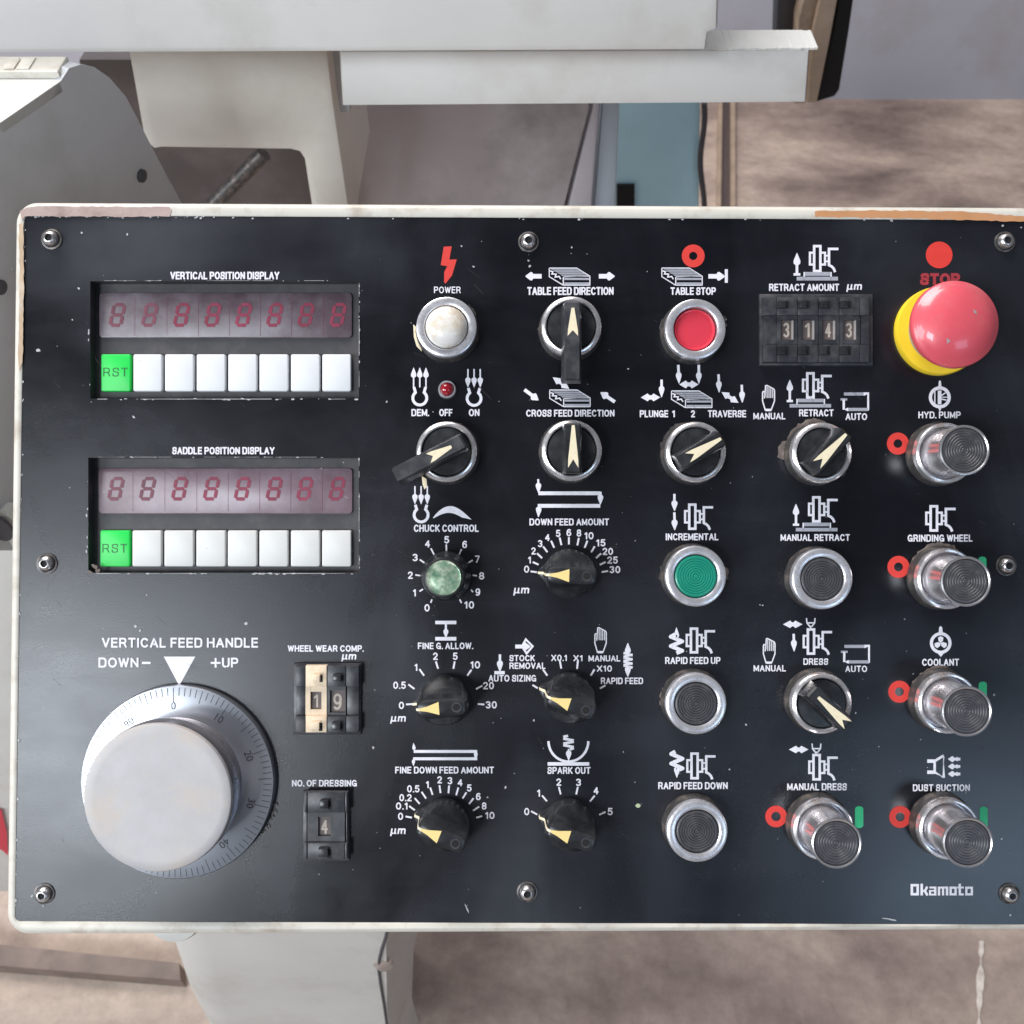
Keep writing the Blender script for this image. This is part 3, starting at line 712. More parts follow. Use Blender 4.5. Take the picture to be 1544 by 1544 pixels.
Z = (120, 390, 3.509); label(Z, ('VERTICAL POSITION DISPLAY', 480, 1057, 69, 110))
Z = (120, 660, 3.509); label(Z, ('SADDLE POSITION DISPLAY', 490, 1032, 49, 88))
Z = (100, 940, 3.859); label(Z, ('VERTICAL FEED HANDLE', 207, 1116, 83, 141), ('DOWN', 187, 420, 198, 257), ('UP', 906, 1000, 199, 257))
p = Prn(Z); p.rect(440, 490, 223, 236); p.rect(840, 897, 224, 235); p.rect(863, 874, 201, 257); symbol(p)
p = Prn(Z); p.poly([(567, 193), (750, 193), (660, 357), (654, 357)]); symbol(p, label='white triangle above the feed handle')
Z = (420, 940, 3.96); label(Z, ('WHEEL WEAR COMP.', 55, 510, 130, 169), ('NO. OF DRESSING', 80, 468, 934, 974)); label(Z, ('\u03bcm', 375, 465, 183, 228), slant=.25)

Z = (590, 360, 7.72); label(Z, ('POWER', 497, 808, 557, 634), bold=.008)
p = Prn(Z); p.poly([(610, 92), (703, 88), (676, 243), (762, 240), (708, 425), (632, 521), (614, 506), (617, 385), (652, 320), (576, 306)]); symbol(p, 'red_ink', label='red lightning bolt')
Z = (580, 540, 7.017); label(Z, ('DEM.', 283, 472, 538, 614), ('OFF', 577, 718, 538, 614), ('ON', 890, 1003, 538, 614))
p = Prn(Z); magnet(p, 275, 468, 100, 508, True); symbol(p)
p = Prn(Z); magnet(p, 850, 1042, 115, 512, False); symbol(p)
Z = (580, 720, 7.353); label(Z, ('CHUCK CONTROL', 323, 1043, 522, 603))
p = Prn(Z); magnet(p, 303, 505, 95, 505, False); symbol(p)
p = Prn(Z); q = []
for i in range(15):
    t = i / 14; a = R(205 + 118 * t); 
    q.append((535 + 428 * t, 445 - 138 * math.sin(math.pi * min(1, t * 1.0) ** .9) + 22 * t))
q2 = []
for i in range(13):
    t = i / 12; q2.append((855 - 315 * t, 468 - 70 * math.sin(math.pi * (.12 + .88 * t)) - 14 * t))
p.poly(q + q2); symbol(p, label='white crescent wedge')
p = Prn(Z)
for t, x, y, w_ in (('0', 470, 1445, 58), ('1', 330, 1278, 30), ('2', 285, 1083, 56), ('3', 338, 887, 56), ('4', 475, 735, 58), ('5', 688, 690, 54), ('6', 887, 742, 54), ('7', 1027, 905, 54), ('8', 1075, 1090, 58), ('9', 1033, 1270, 54), ('10', 938, 1412, 108)):
    p.num(t, x, y, w_, 82)
seg_ticks(p, [(525, 1350, 510, 1390), (385, 1262, 425, 1238), (340, 1080, 395, 1088), (388, 910, 440, 945), (512, 785, 548, 855), (683, 742, 685, 822), (852, 795, 825, 858), (978, 915, 930, 945), (1022, 1090, 975, 1083), (958, 1245, 980, 1270), (832, 1350, 852, 1392)], 17)
pprint_('dial_scale', p, 'white_ink')
Z = (580, 920, 8.126); label(Z, ('FINE G. ALLOW.', 407, 1087, 397, 478)); label(Z, ('\u03bcm', 68, 260, 1298, 1392), slant=.3)
p = Prn(Z); p.rect(620, 878, 130, 172); p.rect(620, 878, 328, 372); p.arrow((750, 165), (750, 340), 26, 60, 90); symbol(p)
p = Prn(Z)
for t, x, y, w_ in (('2', 622, 565, 60), ('5', 865, 565, 58), ('1', 383, 700, 34), ('10', 1110, 670, 118), ('0.5', 182, 920, 155), ('20', 1272, 925, 135), ('0', 205, 1167, 64), ('30', 1307, 1160, 135)): p.num(t, x, y, w_, 90)
seg_ticks(p, [(425, 722, 483, 803), (627, 628, 655, 718), (858, 628, 842, 718), (1063, 730, 1012, 803), (290, 910, 365, 965), (1198, 925, 1118, 968), (262, 1155, 342, 1150), (1140, 1150, 1222, 1155)], 22)
pprint_('dial_scale', p, 'white_ink')
Z = (580, 1100, 7.72); label(Z, ('FINE DOWN FEED AMOUNT', 122, 1272, 432, 512)); label(Z, ('\u03bcm', 63, 245, 1150, 1242), slant=.3)
p = Prn(Z)
for t, x, y, w_ in (('0', 185, 1010, 60), ('0.1', 198, 890, 135), ('0.2', 243, 793, 145), ('0.5', 333, 690, 145), ('1', 497, 640, 30), ('2', 640, 585, 56), ('3', 760, 595, 56), ('4', 878, 618, 60), ('5', 985, 680, 54), ('6', 1090, 780, 56), ('8', 1158, 890, 56), ('10', 1225, 1000, 108)): p.num(t, x, y, w_, 84)
seg_ticks(p, [(243, 1012, 318, 1025), (285, 890, 352, 940), (350, 798, 407, 865), (430, 725, 482, 803), (530, 675, 558, 760), (638, 648, 650, 740), (750, 652, 742, 742), (858, 675, 832, 765), (952, 730, 907, 803), (1035, 800, 980, 868), (1100, 897, 1030, 945), (1135, 1008, 1065, 1025)], 20)
pprint_('dial_scale', p, 'white_ink')
p = Prn(Z); p.line([(338, 255), (1060, 255), (1060, 340), (332, 340)], 34); p.arrow((345, 250), (335, 155), 8, 38, 70); p.arrow((335, 345), (335, 425), 14, 38, 62); p.arrow((1060, 250), (1062, 335), 30, 44, 55); symbol(p)

Z = (770, 340, 6.43); label(Z, ('TABLE FEED DIRECTION', 160, 998, 596, 674))
p, pg = grey_pair(Z); table_icon(p, pg, 370, 772, 410, 582); symbol(p); symbol(pg, 'grey_ink')
p = Prn(Z); p.arrow((300, 492), (145, 492), 44, 80, 62); symbol(p)
p = Prn(Z); p.arrow((855, 492), (1007, 492), 44, 80, 62); symbol(p)
Z = (770, 560, 7.72); label(Z, ('CROSS FEED DIRECTION', 180, 1208, 446, 527))
p, pg = grey_pair(Z); table_icon(p, pg, 450, 930, 212, 415); symbol(p); symbol(pg, 'grey_ink')
p = Prn(Z); p.arrow((490, 68), (682, 205), 36, 86, 82, True); symbol(p)
p = Prn(Z); p.arrow((160, 212), (322, 335), 40, 86, 78); symbol(p)
p = Prn(Z); p.arrow((1213, 355), (1047, 245), 40, 86, 78); symbol(p)
Z = (770, 720, 8.126); label(Z, ('DOWN FEED AMOUNT', 230, 1205, 502, 587)); label(Z, ('\u03bcm', 32, 228, 1350, 1447), slant=.3)
p = Prn(Z); p.line([(340, 193), (1100, 193)], 46); p.line([(332, 347), (1098, 347)], 46); p.arrow((337, 20), (343, 195), 24, 66, 110); p.arrow((1100, 175), (1100, 330), 30, 66, 100); p.arrow((345, 335), (340, 485), 24, 66, 108); symbol(p)
p = Prn(Z)
for t, x, y, w_ in (('0', 195, 1123, 64), ('1', 230, 1010, 30), ('2', 280, 900, 56), ('3', 362, 810, 54), ('4', 450, 735, 60), ('5', 582, 685, 54), ('6', 713, 675, 58), ('8', 837, 680, 56), ('10', 960, 713, 112), ('15', 1105, 800, 112), ('20', 1190, 905, 130), ('25', 1247, 1012, 130), ('30', 1278, 1128, 130)): p.num(t, x, y, w_, 88)
seg_ticks(p, [(243, 1150, 320, 1160), (270, 1035, 342, 1068), (322, 928, 385, 988), (398, 845, 450, 915), (495, 775, 533, 860), (600, 735, 622, 828), (713, 730, 713, 820), (835, 740, 817, 832), (940, 775, 905, 862), (1030, 843, 985, 918), (1107, 930, 1045, 988), (1163, 1035, 1092, 1070), (1193, 1145, 1115, 1160)], 22)
pprint_('dial_scale', p, 'white_ink')
Z = (730, 930, 6.176); label(Z, ('AUTO SIZING', 40, 485, 541, 604), ('STOCK', 235, 472, 356, 414), ('REMOVAL', 235, 572, 426, 486), ('X0.1', 625, 770, 353, 412), ('X1', 832, 915, 356, 414), ('MANUAL', 972, 1268, 358, 416), ('X10', 1050, 1190, 453, 511), ('RAPID FEED', 1087, 1480, 566, 627))
p = Prn(Z); p.line([(388, 210), (452, 275), (395, 342), (352, 275)], 18, True); p.arrow((290, 277), (430, 277), 36, 76, 60); symbol(p)
p = Prn(Z); p.arrow((147, 350), (147, 512), 22, 54, 88); p.rect(95, 192, 505, 536); symbol(p)
p = Prn(Z); hand_icon(p, 1025, 1143, 95, 340); symbol(p)
p = Prn(Z)
for y in (345, 385, 425, 460): p.line([(1298, y - 8 if y % 2 else y - 8), (1382, y + 14)], 24)
for a, b in (((1382, 352), (1298, 372)), ((1382, 392), (1298, 412)), ((1382, 432), (1298, 450))): p.line([a, b], 20)
p.arrow((1338, 350), (1338, 245), 20, 54, 82); p.arrow((1338, 455), (1338, 560), 20, 54, 82); symbol(p)
p = Prn(Z); seg_ticks(p, [(450, 635, 500, 665), (548, 490, 588, 548), (705, 410, 718, 482), (873, 410, 865, 485), (1028, 490, 992, 548), (1130, 638, 1078, 668)], 17); pprint_('dial_scale', p, 'white_ink')
Z = (770, 1100, 7.72); label(Z, ('SPARK OUT', 428, 930, 436, 517))
p = Prn(Z); p.rect(430, 915, 380, 420); p.line([(672 - 232 * math.cos(math.pi * k / 24), 135 + 238 * math.sin(math.pi * k / 24)) for k in range(25)], 28)
for a, b in (((612, 85), (668, 72)), ((612, 105), (735, 128)), ((735, 140), (612, 165)), ((612, 180), (735, 205)), ((735, 215), (690, 232))): p.line([a, b], 30)
p.arrow((675, 225), (675, 362), 20, 62, 100); symbol(p)
p = Prn(Z)
for t, x, y, w_ in (('0', 187, 955, 60), ('1', 325, 740, 34), ('2', 560, 612, 58), ('3', 790, 615, 58), ('4', 993, 712, 60), ('5', 1158, 955, 58)): p.num(t, x, y, w_, 86)
seg_ticks(p, [(237, 950, 310, 990), (365, 768, 422, 835), (560, 668, 583, 755), (782, 668, 763, 755), (978, 770, 922, 838), (1105, 958, 1030, 993)], 20); pprint_('dial_scale', p, 'white_ink')

Z = (950, 360, 7.72); label(Z, ('TABLE STOP', 470, 998, 565, 654))
p = Prn(Z); p.ring(735, 200, 133, 48); symbol(p, 'red_ink', label='red ring above the table stop button')
p, pg = grey_pair(Z); table_icon(p, pg, 365, 845, 337, 545); symbol(p); symbol(pg, 'grey_ink')
p = Prn(Z); p.arrow((912, 437), (1102, 437), 52, 100, 80); p.rect(1103, 1138, 355, 512); symbol(p)
Z = (950, 540, 7.72); label(Z, ('PLUNGE', 113, 445, 606, 689), ('1', 490, 520, 606, 689), ('2', 708, 757, 606, 689), ('TRAVERSE', 905, 1352, 606, 689))
p, pg = grey_pair(Z); table_icon(p, pg, 478, 958, 378, 580); symbol(p); symbol(pg, 'grey_ink')
p = Prn(Z); p.arrow((562, 78), (570, 295), 30, 64, 110); p.arrow((800, 78), (801, 295), 30, 64, 110); p.arrow((572, 306), (797, 306), 46, 92, 78, True); symbol(p)
p = Prn(Z); p.arrow((367, 250), (367, 455), 28, 64, 110); p.arrow((125, 457), (352, 457), 50, 92, 80, True); symbol(p)
p = Prn(Z); p.arrow((1030, 188), (1037, 398), 28, 64, 110); p.arrow((1300, 310), (1307, 518), 28, 64, 110); p.arrow((1065, 395), (1262, 520), 40, 86, 80, True); symbol(p)
Z = (950, 740, 8.126); label(Z, ('INCREMENTAL', 437, 1082, 521, 607))
p = Prn(Z); wheel_icon(p, 660, 1018, 155, 480); symbol(p)
p = Prn(Z); p.arrow((543, 38), (545, 247), 30, 72, 108); p.arrow((543, 265), (547, 482), 30, 72, 108); symbol(p)
Z = (950, 930, 8.126); label(Z, ('RAPID FEED UP', 430, 1107, 493, 579))
p = Prn(Z); wheel_icon(p, 680, 1042, 130, 450); symbol(p)
p = Prn(Z); zigzag(p, 490, 648, 130, 445, 2, True); symbol(p)
Z = (950, 1110, 7.353); label(Z, ('RAPID FEED DOWN', 312, 1083, 509, 589))
p = Prn(Z); wheel_icon(p, 622, 948, 180, 480); symbol(p)
p = Prn(Z); zigzag(p, 448, 590, 170, 462, 2, False); symbol(p)

Z = (1130, 350, 7.02); label(Z, ('RETRACT AMOUNT', 208, 950, 546, 624)); label(Z, ('\u03bcm', 1025, 1192, 550, 634), slant=.3)
def retract_sym(Z, wh, ar, br):
    p = Prn(Z); wheel_icon(p, *wh); symbol(p)
    p = Prn(Z); p.arrow((ar[0], ar[1]), (ar[0], ar[2]), 28, 72, 108); p.rect(ar[0] - 36, ar[0] + 36, ar[1] - 26, ar[1]); symbol(p)
    p, pg = grey_pair(Z); bracket_icon(p, pg, *br); symbol(p); symbol(pg, 'grey_ink')
retract_sym(Z, (628, 942, 135, 425), (503, 460, 222), (500, 937, 492, 572, 872, 424))
Z = (1130, 550, 7.72); label(Z, ('MANUAL', 45, 420, 558, 636), ('RETRACT', 578, 980, 519, 601), ('AUTO', 1118, 1370, 563, 644))
retract_sym(Z, (610, 958, 85, 395), (470, 435, 178), (468, 950, 477, 546, 880, 398))
p = Prn(Z); hand_icon(p, 145, 300, 232, 540); symbol(p)
p, pg = grey_pair(Z); loop_icon(p, pg, 1060, 1395, 318, 540); symbol(p); symbol(pg, 'grey_ink')
Z = (1130, 740, 7.72); label(Z, ('MANUAL RETRACT', 362, 1170, 504, 584))
retract_sym(Z, (680, 1028, 62, 370), (542, 408, 155), (540, 1025, 452, 618, 950, 374))
Z = (1130, 920, 7.72); label(Z, ('MANUAL', 48, 425, 638, 714), ('DRESS', 628, 917, 561, 637), ('AUTO', 1115, 1370, 646, 721))
p = Prn(Z); hand_icon(p, 155, 305, 322, 625); symbol(p)
p, pg = grey_pair(Z); loop_icon(p, pg, 1065, 1405, 400, 622); symbol(p); symbol(pg, 'grey_ink')
p = Prn(Z); wheel_icon(p, 618, 962, 210, 520); dresser(p, 655, 772, 90, 210); symbol(p)
p = Prn(Z); p.arrow((390, 165), (618, 165), 46, 88, 84, True); p.arrow((515, 275), (520, 480), 28, 66, 112); symbol(p)
Z = (1130, 1110, 7.35); label(Z, ('MANUAL DRESS', 418, 1080, 521, 601))
p = Prn(Z); wheel_icon(p, 650, 980, 195, 492); dresser(p, 685, 800, 80, 200); symbol(p)
p = Prn(Z); p.arrow((437, 148), (655, 148), 44, 84, 80, True); symbol(p)
def red_ring(Z, cx, cy, r1, r0):
    p = Prn(Z); p.ring(cx, cy, r1, r0); symbol(p, 'red_ink', label='red ring at the left of a button')
def green_bar(Z, x0, x1, y0, y1):
    r = (x1 - x0) / 2; p = Prn(Z); pts = [(x0 + r + r * math.cos(math.pi * (1 + k / 10)), y0 + r * .7 + r * .7 * math.sin(math.pi * (1 + k / 10))) for k in range(11)]
    pts += [(x0 + r + r * math.cos(math.pi * k / 10), y1 - r * .7 + r * .7 * math.sin(math.pi * k / 10)) for k in range(11)]
    p.poly(pts); symbol(p, 'green_ink', label='green bar at the right of a button')
red_ring(Z, 295, 890, 120, 52); green_bar(Z, 1170, 1262, 775, 1018)
Z = (1330, 340, 6.715); p = Prn(Z); p.disc(578, 298, 135, 48); symbol(p, 'red_ink', label='solid red disc above the stop button')
label(Z, ('STOP', 385, 790, 482, 604), m='dim_red_ink', bold=.05)
Z = (1330, 560, 7.215); label(Z, ('HYD. PUMP', 395, 855, 436, 511))
p = Prn(Z); p.ring(628, 282, 120, 84); p.rect(568, 580, 205, 360); p.rect(606, 646, 208, 358); p.line([(646, 262), (690, 232)], 14); p.line([(646, 300), (700, 312)], 14); p.line([(648, 280), (712, 280)], 10)
p.poly([(612, 165), (618, 108), (628, 96), (640, 108), (646, 165)]); p.poly([(612, 398), (628, 440), (645, 398)]); symbol(p)
red_ring(Z, 172, 785, 120, 47)
Z = (1330, 740, 7.215); label(Z, ('GRINDING WHEEL', 278, 985, 476, 554))
p = Prn(Z); wheel_icon(p, 468, 800, 155, 445); symbol(p)
red_ring(Z, 178, 828, 120, 48); green_bar(Z, 1048, 1135, 715, 960)
Z = (1330, 930, 7.215); label(Z, ('COOLANT', 435, 838, 456, 534))
p = Prn(Z); p.ring(638, 285, 118, 84)
for a in (90, 210, 330):
    q = [(0, 0), (24, 22), (30, 60), (0, 74), (-30, 60), (-24, 22)]
    ca, sa = math.cos(R(a - 90)), math.sin(R(a - 90)); p.poly([(638 + x * ca - (-y) * sa, 285 + x * sa + (-y) * ca) for x, y in q])
p.poly([(616, 172), (620, 115), (636, 100), (654, 115), (660, 172)]); p.poly([(606, 398), (640, 436), (672, 398)]); symbol(p)
red_ring(Z, 188, 815, 120, 48); green_bar(Z, 1050, 1140, 705, 960)
Z = (1330, 1110, 5.322); label(Z, ('DUST SUCTION', 247, 705, 386, 442))
p = Prn(Z); p.line([(422, 200), (495, 155), (495, 335), (422, 290)], 20, True); p.rect(362, 424, 186, 214); p.rect(362, 424, 275, 303)
for y in (184, 243, 303): p.arrow((628, y), (530, y), 22, 46, 40); p.rect(595, 608, y - 16, y + 16)
symbol(p); red_ring(Z, 145, 648, 88, 36); green_bar(Z, 783, 847, 565, 745)
# maker's name in block letters
p = Prn(Z); y0, y1, xh, s_ = 1186, 1278, 1207, 19
p.outline(229, 296, y0, y1, s_ + 1)
p.rect(308, 328, y0 - 2, y1); p.rect(326, 346, 1234, 1250); p.line([(344, 1243), (362, xh)], s_); p.line([(344, 1243), (364, y1)], s_)
p.rect(380, 436, xh, xh + 15); p.rect(417, 436, xh, y1); p.rect(376, 436, 1234, 1247); p.rect(376, 436, 1264, y1); p.rect(376, 394, 1234, y1)
p.rect(447, 466, xh, y1); p.rect(480, 498, xh, y1); p.rect(512, 531, xh, y1); p.rect(447, 531, xh, xh + 16)
p.outline(541, 599, xh, y1, s_ - 1)
p.rect(614, 633, y0 - 2, y1); p.rect(604, 656, xh, xh + 15); p.rect(614, 656, y1 - 16, y1)
p.outline(667, 729, xh, y1, s_ - 1)
pprint_('maker_logo', p, 'white_ink')
flush()

# ------------------------------------------------------------------ chips, scratches and torn residue
g = Prn((0, 0, 1))
def blob(p, x, y, r, el=1.0, ang=0.0):
    n_ = random.choice((5, 6, 7)); q = []
    for k in range(n_):
        a = 2 * math.pi * k / n_; rr = r * random.uniform(.6, 1.2); u, v = rr * math.cos(a) * el, rr * math.sin(a)
        q.append((x + u * math.cos(ang) - v * math.sin(ang), y + u * math.sin(ang) + v * math.cos(ang)))
    p.poly(q)
for x, y, r in ((118.6, 435, 2.6), (57.8, 527.6, 3.6), (201.6, 629, 2.6), (191.6, 353.4, 2), (123, 350.6, 1.8), (109, 482, 1.7), (583, 606, 2.6), (204, 944, 3), (211, 951, 2.2), (371, 940, 3.2), (221, 897, 1.7),
                (563, 1127, 2.4), (762, 1187, 2.8), (797, 393, 2.2), (799, 401, 2.4), (167, 1076, 3), (48, 1351, 2.2), (79, 1352, 2), (65, 1366, 2), (78, 374, 1.8), (714, 402, 2.2), (696, 371, 1.6), (947, 556, 2), (1290, 1075, 1.6), (1440, 1060, 1.6), (1510, 1265, 1.8), (1100, 1160, 1.8), (1499, 1048, 2),
                (1150, 913, 1.8), (1146, 912, 1.3), (1125, 1093, 2.2), (735, 1202, 1.6), (805, 1086, 2), (862, 373, 1.4), (861, 382, 1), (1512, 340, 2), (1540, 343, 2), (1523, 1380, 2.2)):
    blob(g, x, y, r, random.uniform(.6, 1.0), random.uniform(0, 3))
for i in range(46):                      # along the plate's top edge
    x = random.choice((random.uniform(45, 330), random.uniform(45, 1540))); blob(g, x, 326 + x * .004 + random.uniform(-1, 2), random.uniform(.5, 1.9), 1.6)
for i in range(26): blob(g, PL(y := random.uniform(330, 1380)) + random.uniform(1, 3), y, random.uniform(.6, 1.8), 1.6, 1.57)
for (x0, y0, x1, y1) in REC:
    for i in range(24): blob(g, x0 + (x1 - x0) * random.random() ** .8, y1 + random.uniform(.3, 1.8), random.uniform(.3, 1.5), 2.6)
    for i in range(14):
        u = random.uniform(x0, x1 - 40); g.line([(u, y1 + .8), (u + random.uniform(8, 50), y1 + .6)], random.uniform(.3, .9))
        u = random.uniform(x0, x1 - 60); g.line([(u, y0 - .8), (u + random.uniform(8, 50), y0 - .8)], random.uniform(.2, .5))
        v = random.uniform(y0, y1 - 25); g.line([(x1 + .5, v), (x1 + .5, v + random.uniform(6, 25))], random.uniform(.3, .8))
    for i in range(10): blob(g, random.uniform(x0, x1), y0 - random.uniform(.3, 1.2), random.uniform(.3, .9), 3.0)
    for i in range(9): blob(g, x1 + random.uniform(.3, 1.2), random.uniform(y0, y1), random.uniform(.4, 1.2), 2.6, 1.57)
    for i in range(5): blob(g, x0 - random.uniform(.5, 3), random.uniform(y0 + 60, y1 - 10), random.uniform(.4, 1.5), 2.4, 1.57)
for i in range(170): blob(g, random.gauss(*random.choice(((1060, 140), (800, 200), (560, 90), (1350, 120), (120, 60)))) if i % 3 else random.uniform(40, 1540), random.uniform(335, 1385), random.uniform(.3, .85), random.uniform(.6, 1.8), random.uniform(0, 3))
for (x, y, a) in ((1335, 1385, .12), (704, 1370, 1.2), (1345, 1387, .2)): blob(g, x, y, 1.4, 7, a)
part('paint_chips', g, 'chip', smooth=0, kind='stuff')
g = Prn((0, 0, 1)); blob(g, 962, 1215, 3.6); part('paint_spot', g, mat('pale green paint', (.52, .60, .38), .5), smooth=0, label='pale green paint spot')
g = Prn((0, 0, 1))                       # fine wipe scratches
for i in range(60):
    x, y = random.uniform(60, 1500), random.uniform(340, 1370); a = random.uniform(-1.2, -.2); L_ = random.uniform(6, 26)
    g.line([(x, y), (x + L_ * math.cos(a), y - L_ * math.sin(a))], random.uniform(.25, .5))
part('fine_scratches', g, 'residue', smooth=0, kind='stuff')

def residue(cx, cy, r0, r1, a0, a1, m='residue', jag=.35, seed=1):
    rnd = random.Random(seed); p = Prn((0, 0, 1)); n_ = max(6, int((a1 - a0) / 5)); o_ = []; i_ = []
    for k in range(n_ + 1):
        a = R(a0 + (a1 - a0) * k / n_); taper = min(1, 5 * min(k, n_ - k) / n_ + .15)
        rr = r0 + (5 + (r1 - 48) * .42) * taper * (1 - jag * rnd.random())
        o_.append((cx + rr * math.cos(a), cy - rr * math.sin(a))); i_.append((cx + r0 * math.cos(a), cy - r0 * math.sin(a)))
    b = len(p.v); q = [p.P(*v) for v in o_] + [p.P(*v) for v in i_]
    p.add(q, [(k, k + 1, n_ + 2 + k, n_ + 1 + k) for k in range(n_)])
    p.v = [(x, y, z + .0002) for x, y, z in p.v]
    return part('torn_residue', p, m, smooth=0)
for i, (cx, cy, a0, a1, r1, m_) in enumerate(((1042, 868, 60, 215, 58, 'residue'), (1042, 868, -10, 18, 78, 'brownchip'), (1042, 1058, 40, 215, 57, 'brownchip'), (1044, 1248, 50, 200, 57, 'residue'),
        (1042, 495, 150, 250, 56, 'residue'), (1042, 495, -5, 25, 74, 'residue'), (1232, 870, 70, 235, 56, 'residue'), (1231, 679, 60, 205, 59, 'brownchip'), (1231, 679, 160, 200, 88, 'brownchip'), (1231, 679, -60, 5, 76, 'residue'),
        (1231, 1056, 55, 215, 60, 'brownchip'), (1231, 1243, 55, 190, 58, 'brownchip'), (1418, 866, 40, 200, 60, 'brownchip'), (1418, 1052, 50, 215, 59, 'brownchip'), (1418, 1243, 30, 200, 58, 'brownchip'), (1418, 683, 60, 235, 58, 'residue'),
        (674, 493, 15, 50, 60, 'residue'), (674, 493, 168, 225, 58, 'brownchip'), (675, 681, 20, 75, 54, 'brownchip'), (859, 679, 100, 270, 54, 'residue'), (858, 492, 170, 260, 57, 'residue'),
        (1042, 681, 90, 240, 57, 'residue'), (1231, 1240, 190, 300, 55, 'residue'))):
    residue(cx, cy, 40, r1, a0, a1, m_, seed=i + 3)
g = Prn((0, 0, 1)); g.poly([(623, 489), (629, 494), (632, 512), (636, 530), (628, 522), (624, 508)]); part('torn_residue', g, 'ivory', smooth=0, label='torn ivory sliver of label'); g = Prn((0, 0, 1)); g.poly([(636, 718), (643, 722), (644, 734), (640, 738), (637, 730)]); part('torn_residue', g, 'ivory', smooth=0, label='torn ivory sliver of label')

# ------------------------------------------------------------------ fittings
def hexscrew(x, y):
    c = pt(x, y, .0025); g = Geo()
    g.lathe([(.0040, -.0026), (.0040, -.0012), (.0037, .0002), (.0029, .0012), (.0021, .0017), (.0018, .0017), (.0017, .0006)], 24)
    o = part('screw', g, 'screw', TL((c.x, c.y, .0025)))
    g = Geo(); g.lathe([(.00175, .0009), (0, .0009)], 6); sub('hex_socket', g, 'hole', o)
    g = Geo(); g.lathe([(.0053, 0), (.0052, .0006), (.0044, .0008)], 24); sub('washer', g, 'nut', o, mtx=Matrix.Translation((0, 0, -.0024)))
for x, y in ((75, 359), (797, 363), (1518, 363), (68, 850), (1520, 853), (64, 1350), (795, 1347), (1525, 1350)): hexscrew(x, y)

def skirt(o, dirty=True):
    g = Geo(); g.lathe([(.0160, 0), (.0159, .0022), (.0154, .0034), (.0152, .0062), (.0148, .0070), (.0138, .0070)], 56)
    sub('skirt', g, 'nut', o)
CAPS = {}
def cap_mesh(kind):
    g = Geo()
    if kind == 'dome': g.lathe([(.0104, .002), (.0104, .0100), (.0101, .0118), (.0092, .0134), (.0076, .0148), (.0050, .0158), (.0024, .0162), (0, .0163)], 48)
    elif kind == 'recess': g.lathe([(.0103, .002), (.0103, .0085), (.0099, .0092), (.0092, .0090), (.0088, .0082), (.006, .0084), (0, .0085)], 48)
    else:
        pr = [(.0104, .002), (.0104, .0098), (.0101, .0105), (.0094, .0108)]
        for i in range(7):
            r = .0086 - i * .00122; pr += [(r + .0003, .01075), (r, .01035), (r - .0003, .01075)]
        g.lathe(pr + [(0, .0108)], 48)
    return g
def push_button(x, y, capmat, kind, lab):
    c = pt(x, y, .011); g = Geo()
    g.lathe([(.0140, .0060), (.0150, .0062), (.0150, .0098), (.0148, .0107), (.0143, .0110), (.0114, .0110), (.0109, .0107), (.0107, .0098), (.0107, .0060)], 56)
    o = part('push_button', g, 'satin', TL((c.x, c.y, 0)), label=lab)
    skirt(o); sub('cap', cap_mesh(kind), capmat, o)
    return o
push_button(673, 493, 'milk', 'dome', 'domed milky white POWER lamp in a steel collar')
push_button(1048.8, 496, 'redcap', 'recess', 'red TABLE STOP push button in a steel collar')
push_button(1049.5, 869, 'greencap', 'ripple', 'green INCREMENTAL push button with concentric rings')
push_button(1049.8, 1061.5, 'capblack', 'ripple', 'black RAPID FEED UP push button with steel collar')
push_button(1051.5, 1254, 'capblack', 'ripple', 'black RAPID FEED DOWN push button with steel collar')
push_button(1240, 873, 'capblack', 'ripple', 'black MANUAL RETRACT push button with steel collar')

def long_button(x, y, lab):
    c = pt(x, y, .011); g = Geo()
    g.lathe([(.0140, .0060), (.0150, .0062), (.0150, .0098), (.0147, .0107), (.0142, .0110), (.0134, .0109), (.0130, .0103), (.0128, .0070)], 56)
    o = part('guarded_push_button', g, 'chrome', TL((c.x, c.y, 0)), label=lab); skirt(o)
    g = Geo(); g.lathe([(.0128, .0068), (.0119, .0078), (.0117, .0120), (.0115, .0200), (.0117, .0285), (.0119, .0300), (.0120, .0308), (.0118, .0314), (.0112, .0316), (.0107, .0313), (.0105, .0300)], 64)
    sub('sleeve', g, 'sleeve', o)
    g = Geo(); pr = [(.0104, .025), (.0104, .0306), (.0101, .0311)]
    for i in range(7):
        r = .0090 - i * .00128; pr += [(r + .0003, .0312), (r, .03095), (r - .0003, .0312)]
    g.lathe(pr + [(0, .0312)], 48); sub('cap', g, 'capblack', o)
long_button(1427, 683, 'long chrome push button for HYD. PUMP with black cap')
long_button(1429, 873, 'long chrome push button for GRINDING WHEEL with black cap')
long_button(1430.5, 1061, 'long chrome push button for COOLANT with black cap')
long_button(1432, 1251, 'long chrome push button for DUST SUCTION with black cap')
long_button(1242, 1252, 'long chrome push button for MANUAL DRESS with black cap')

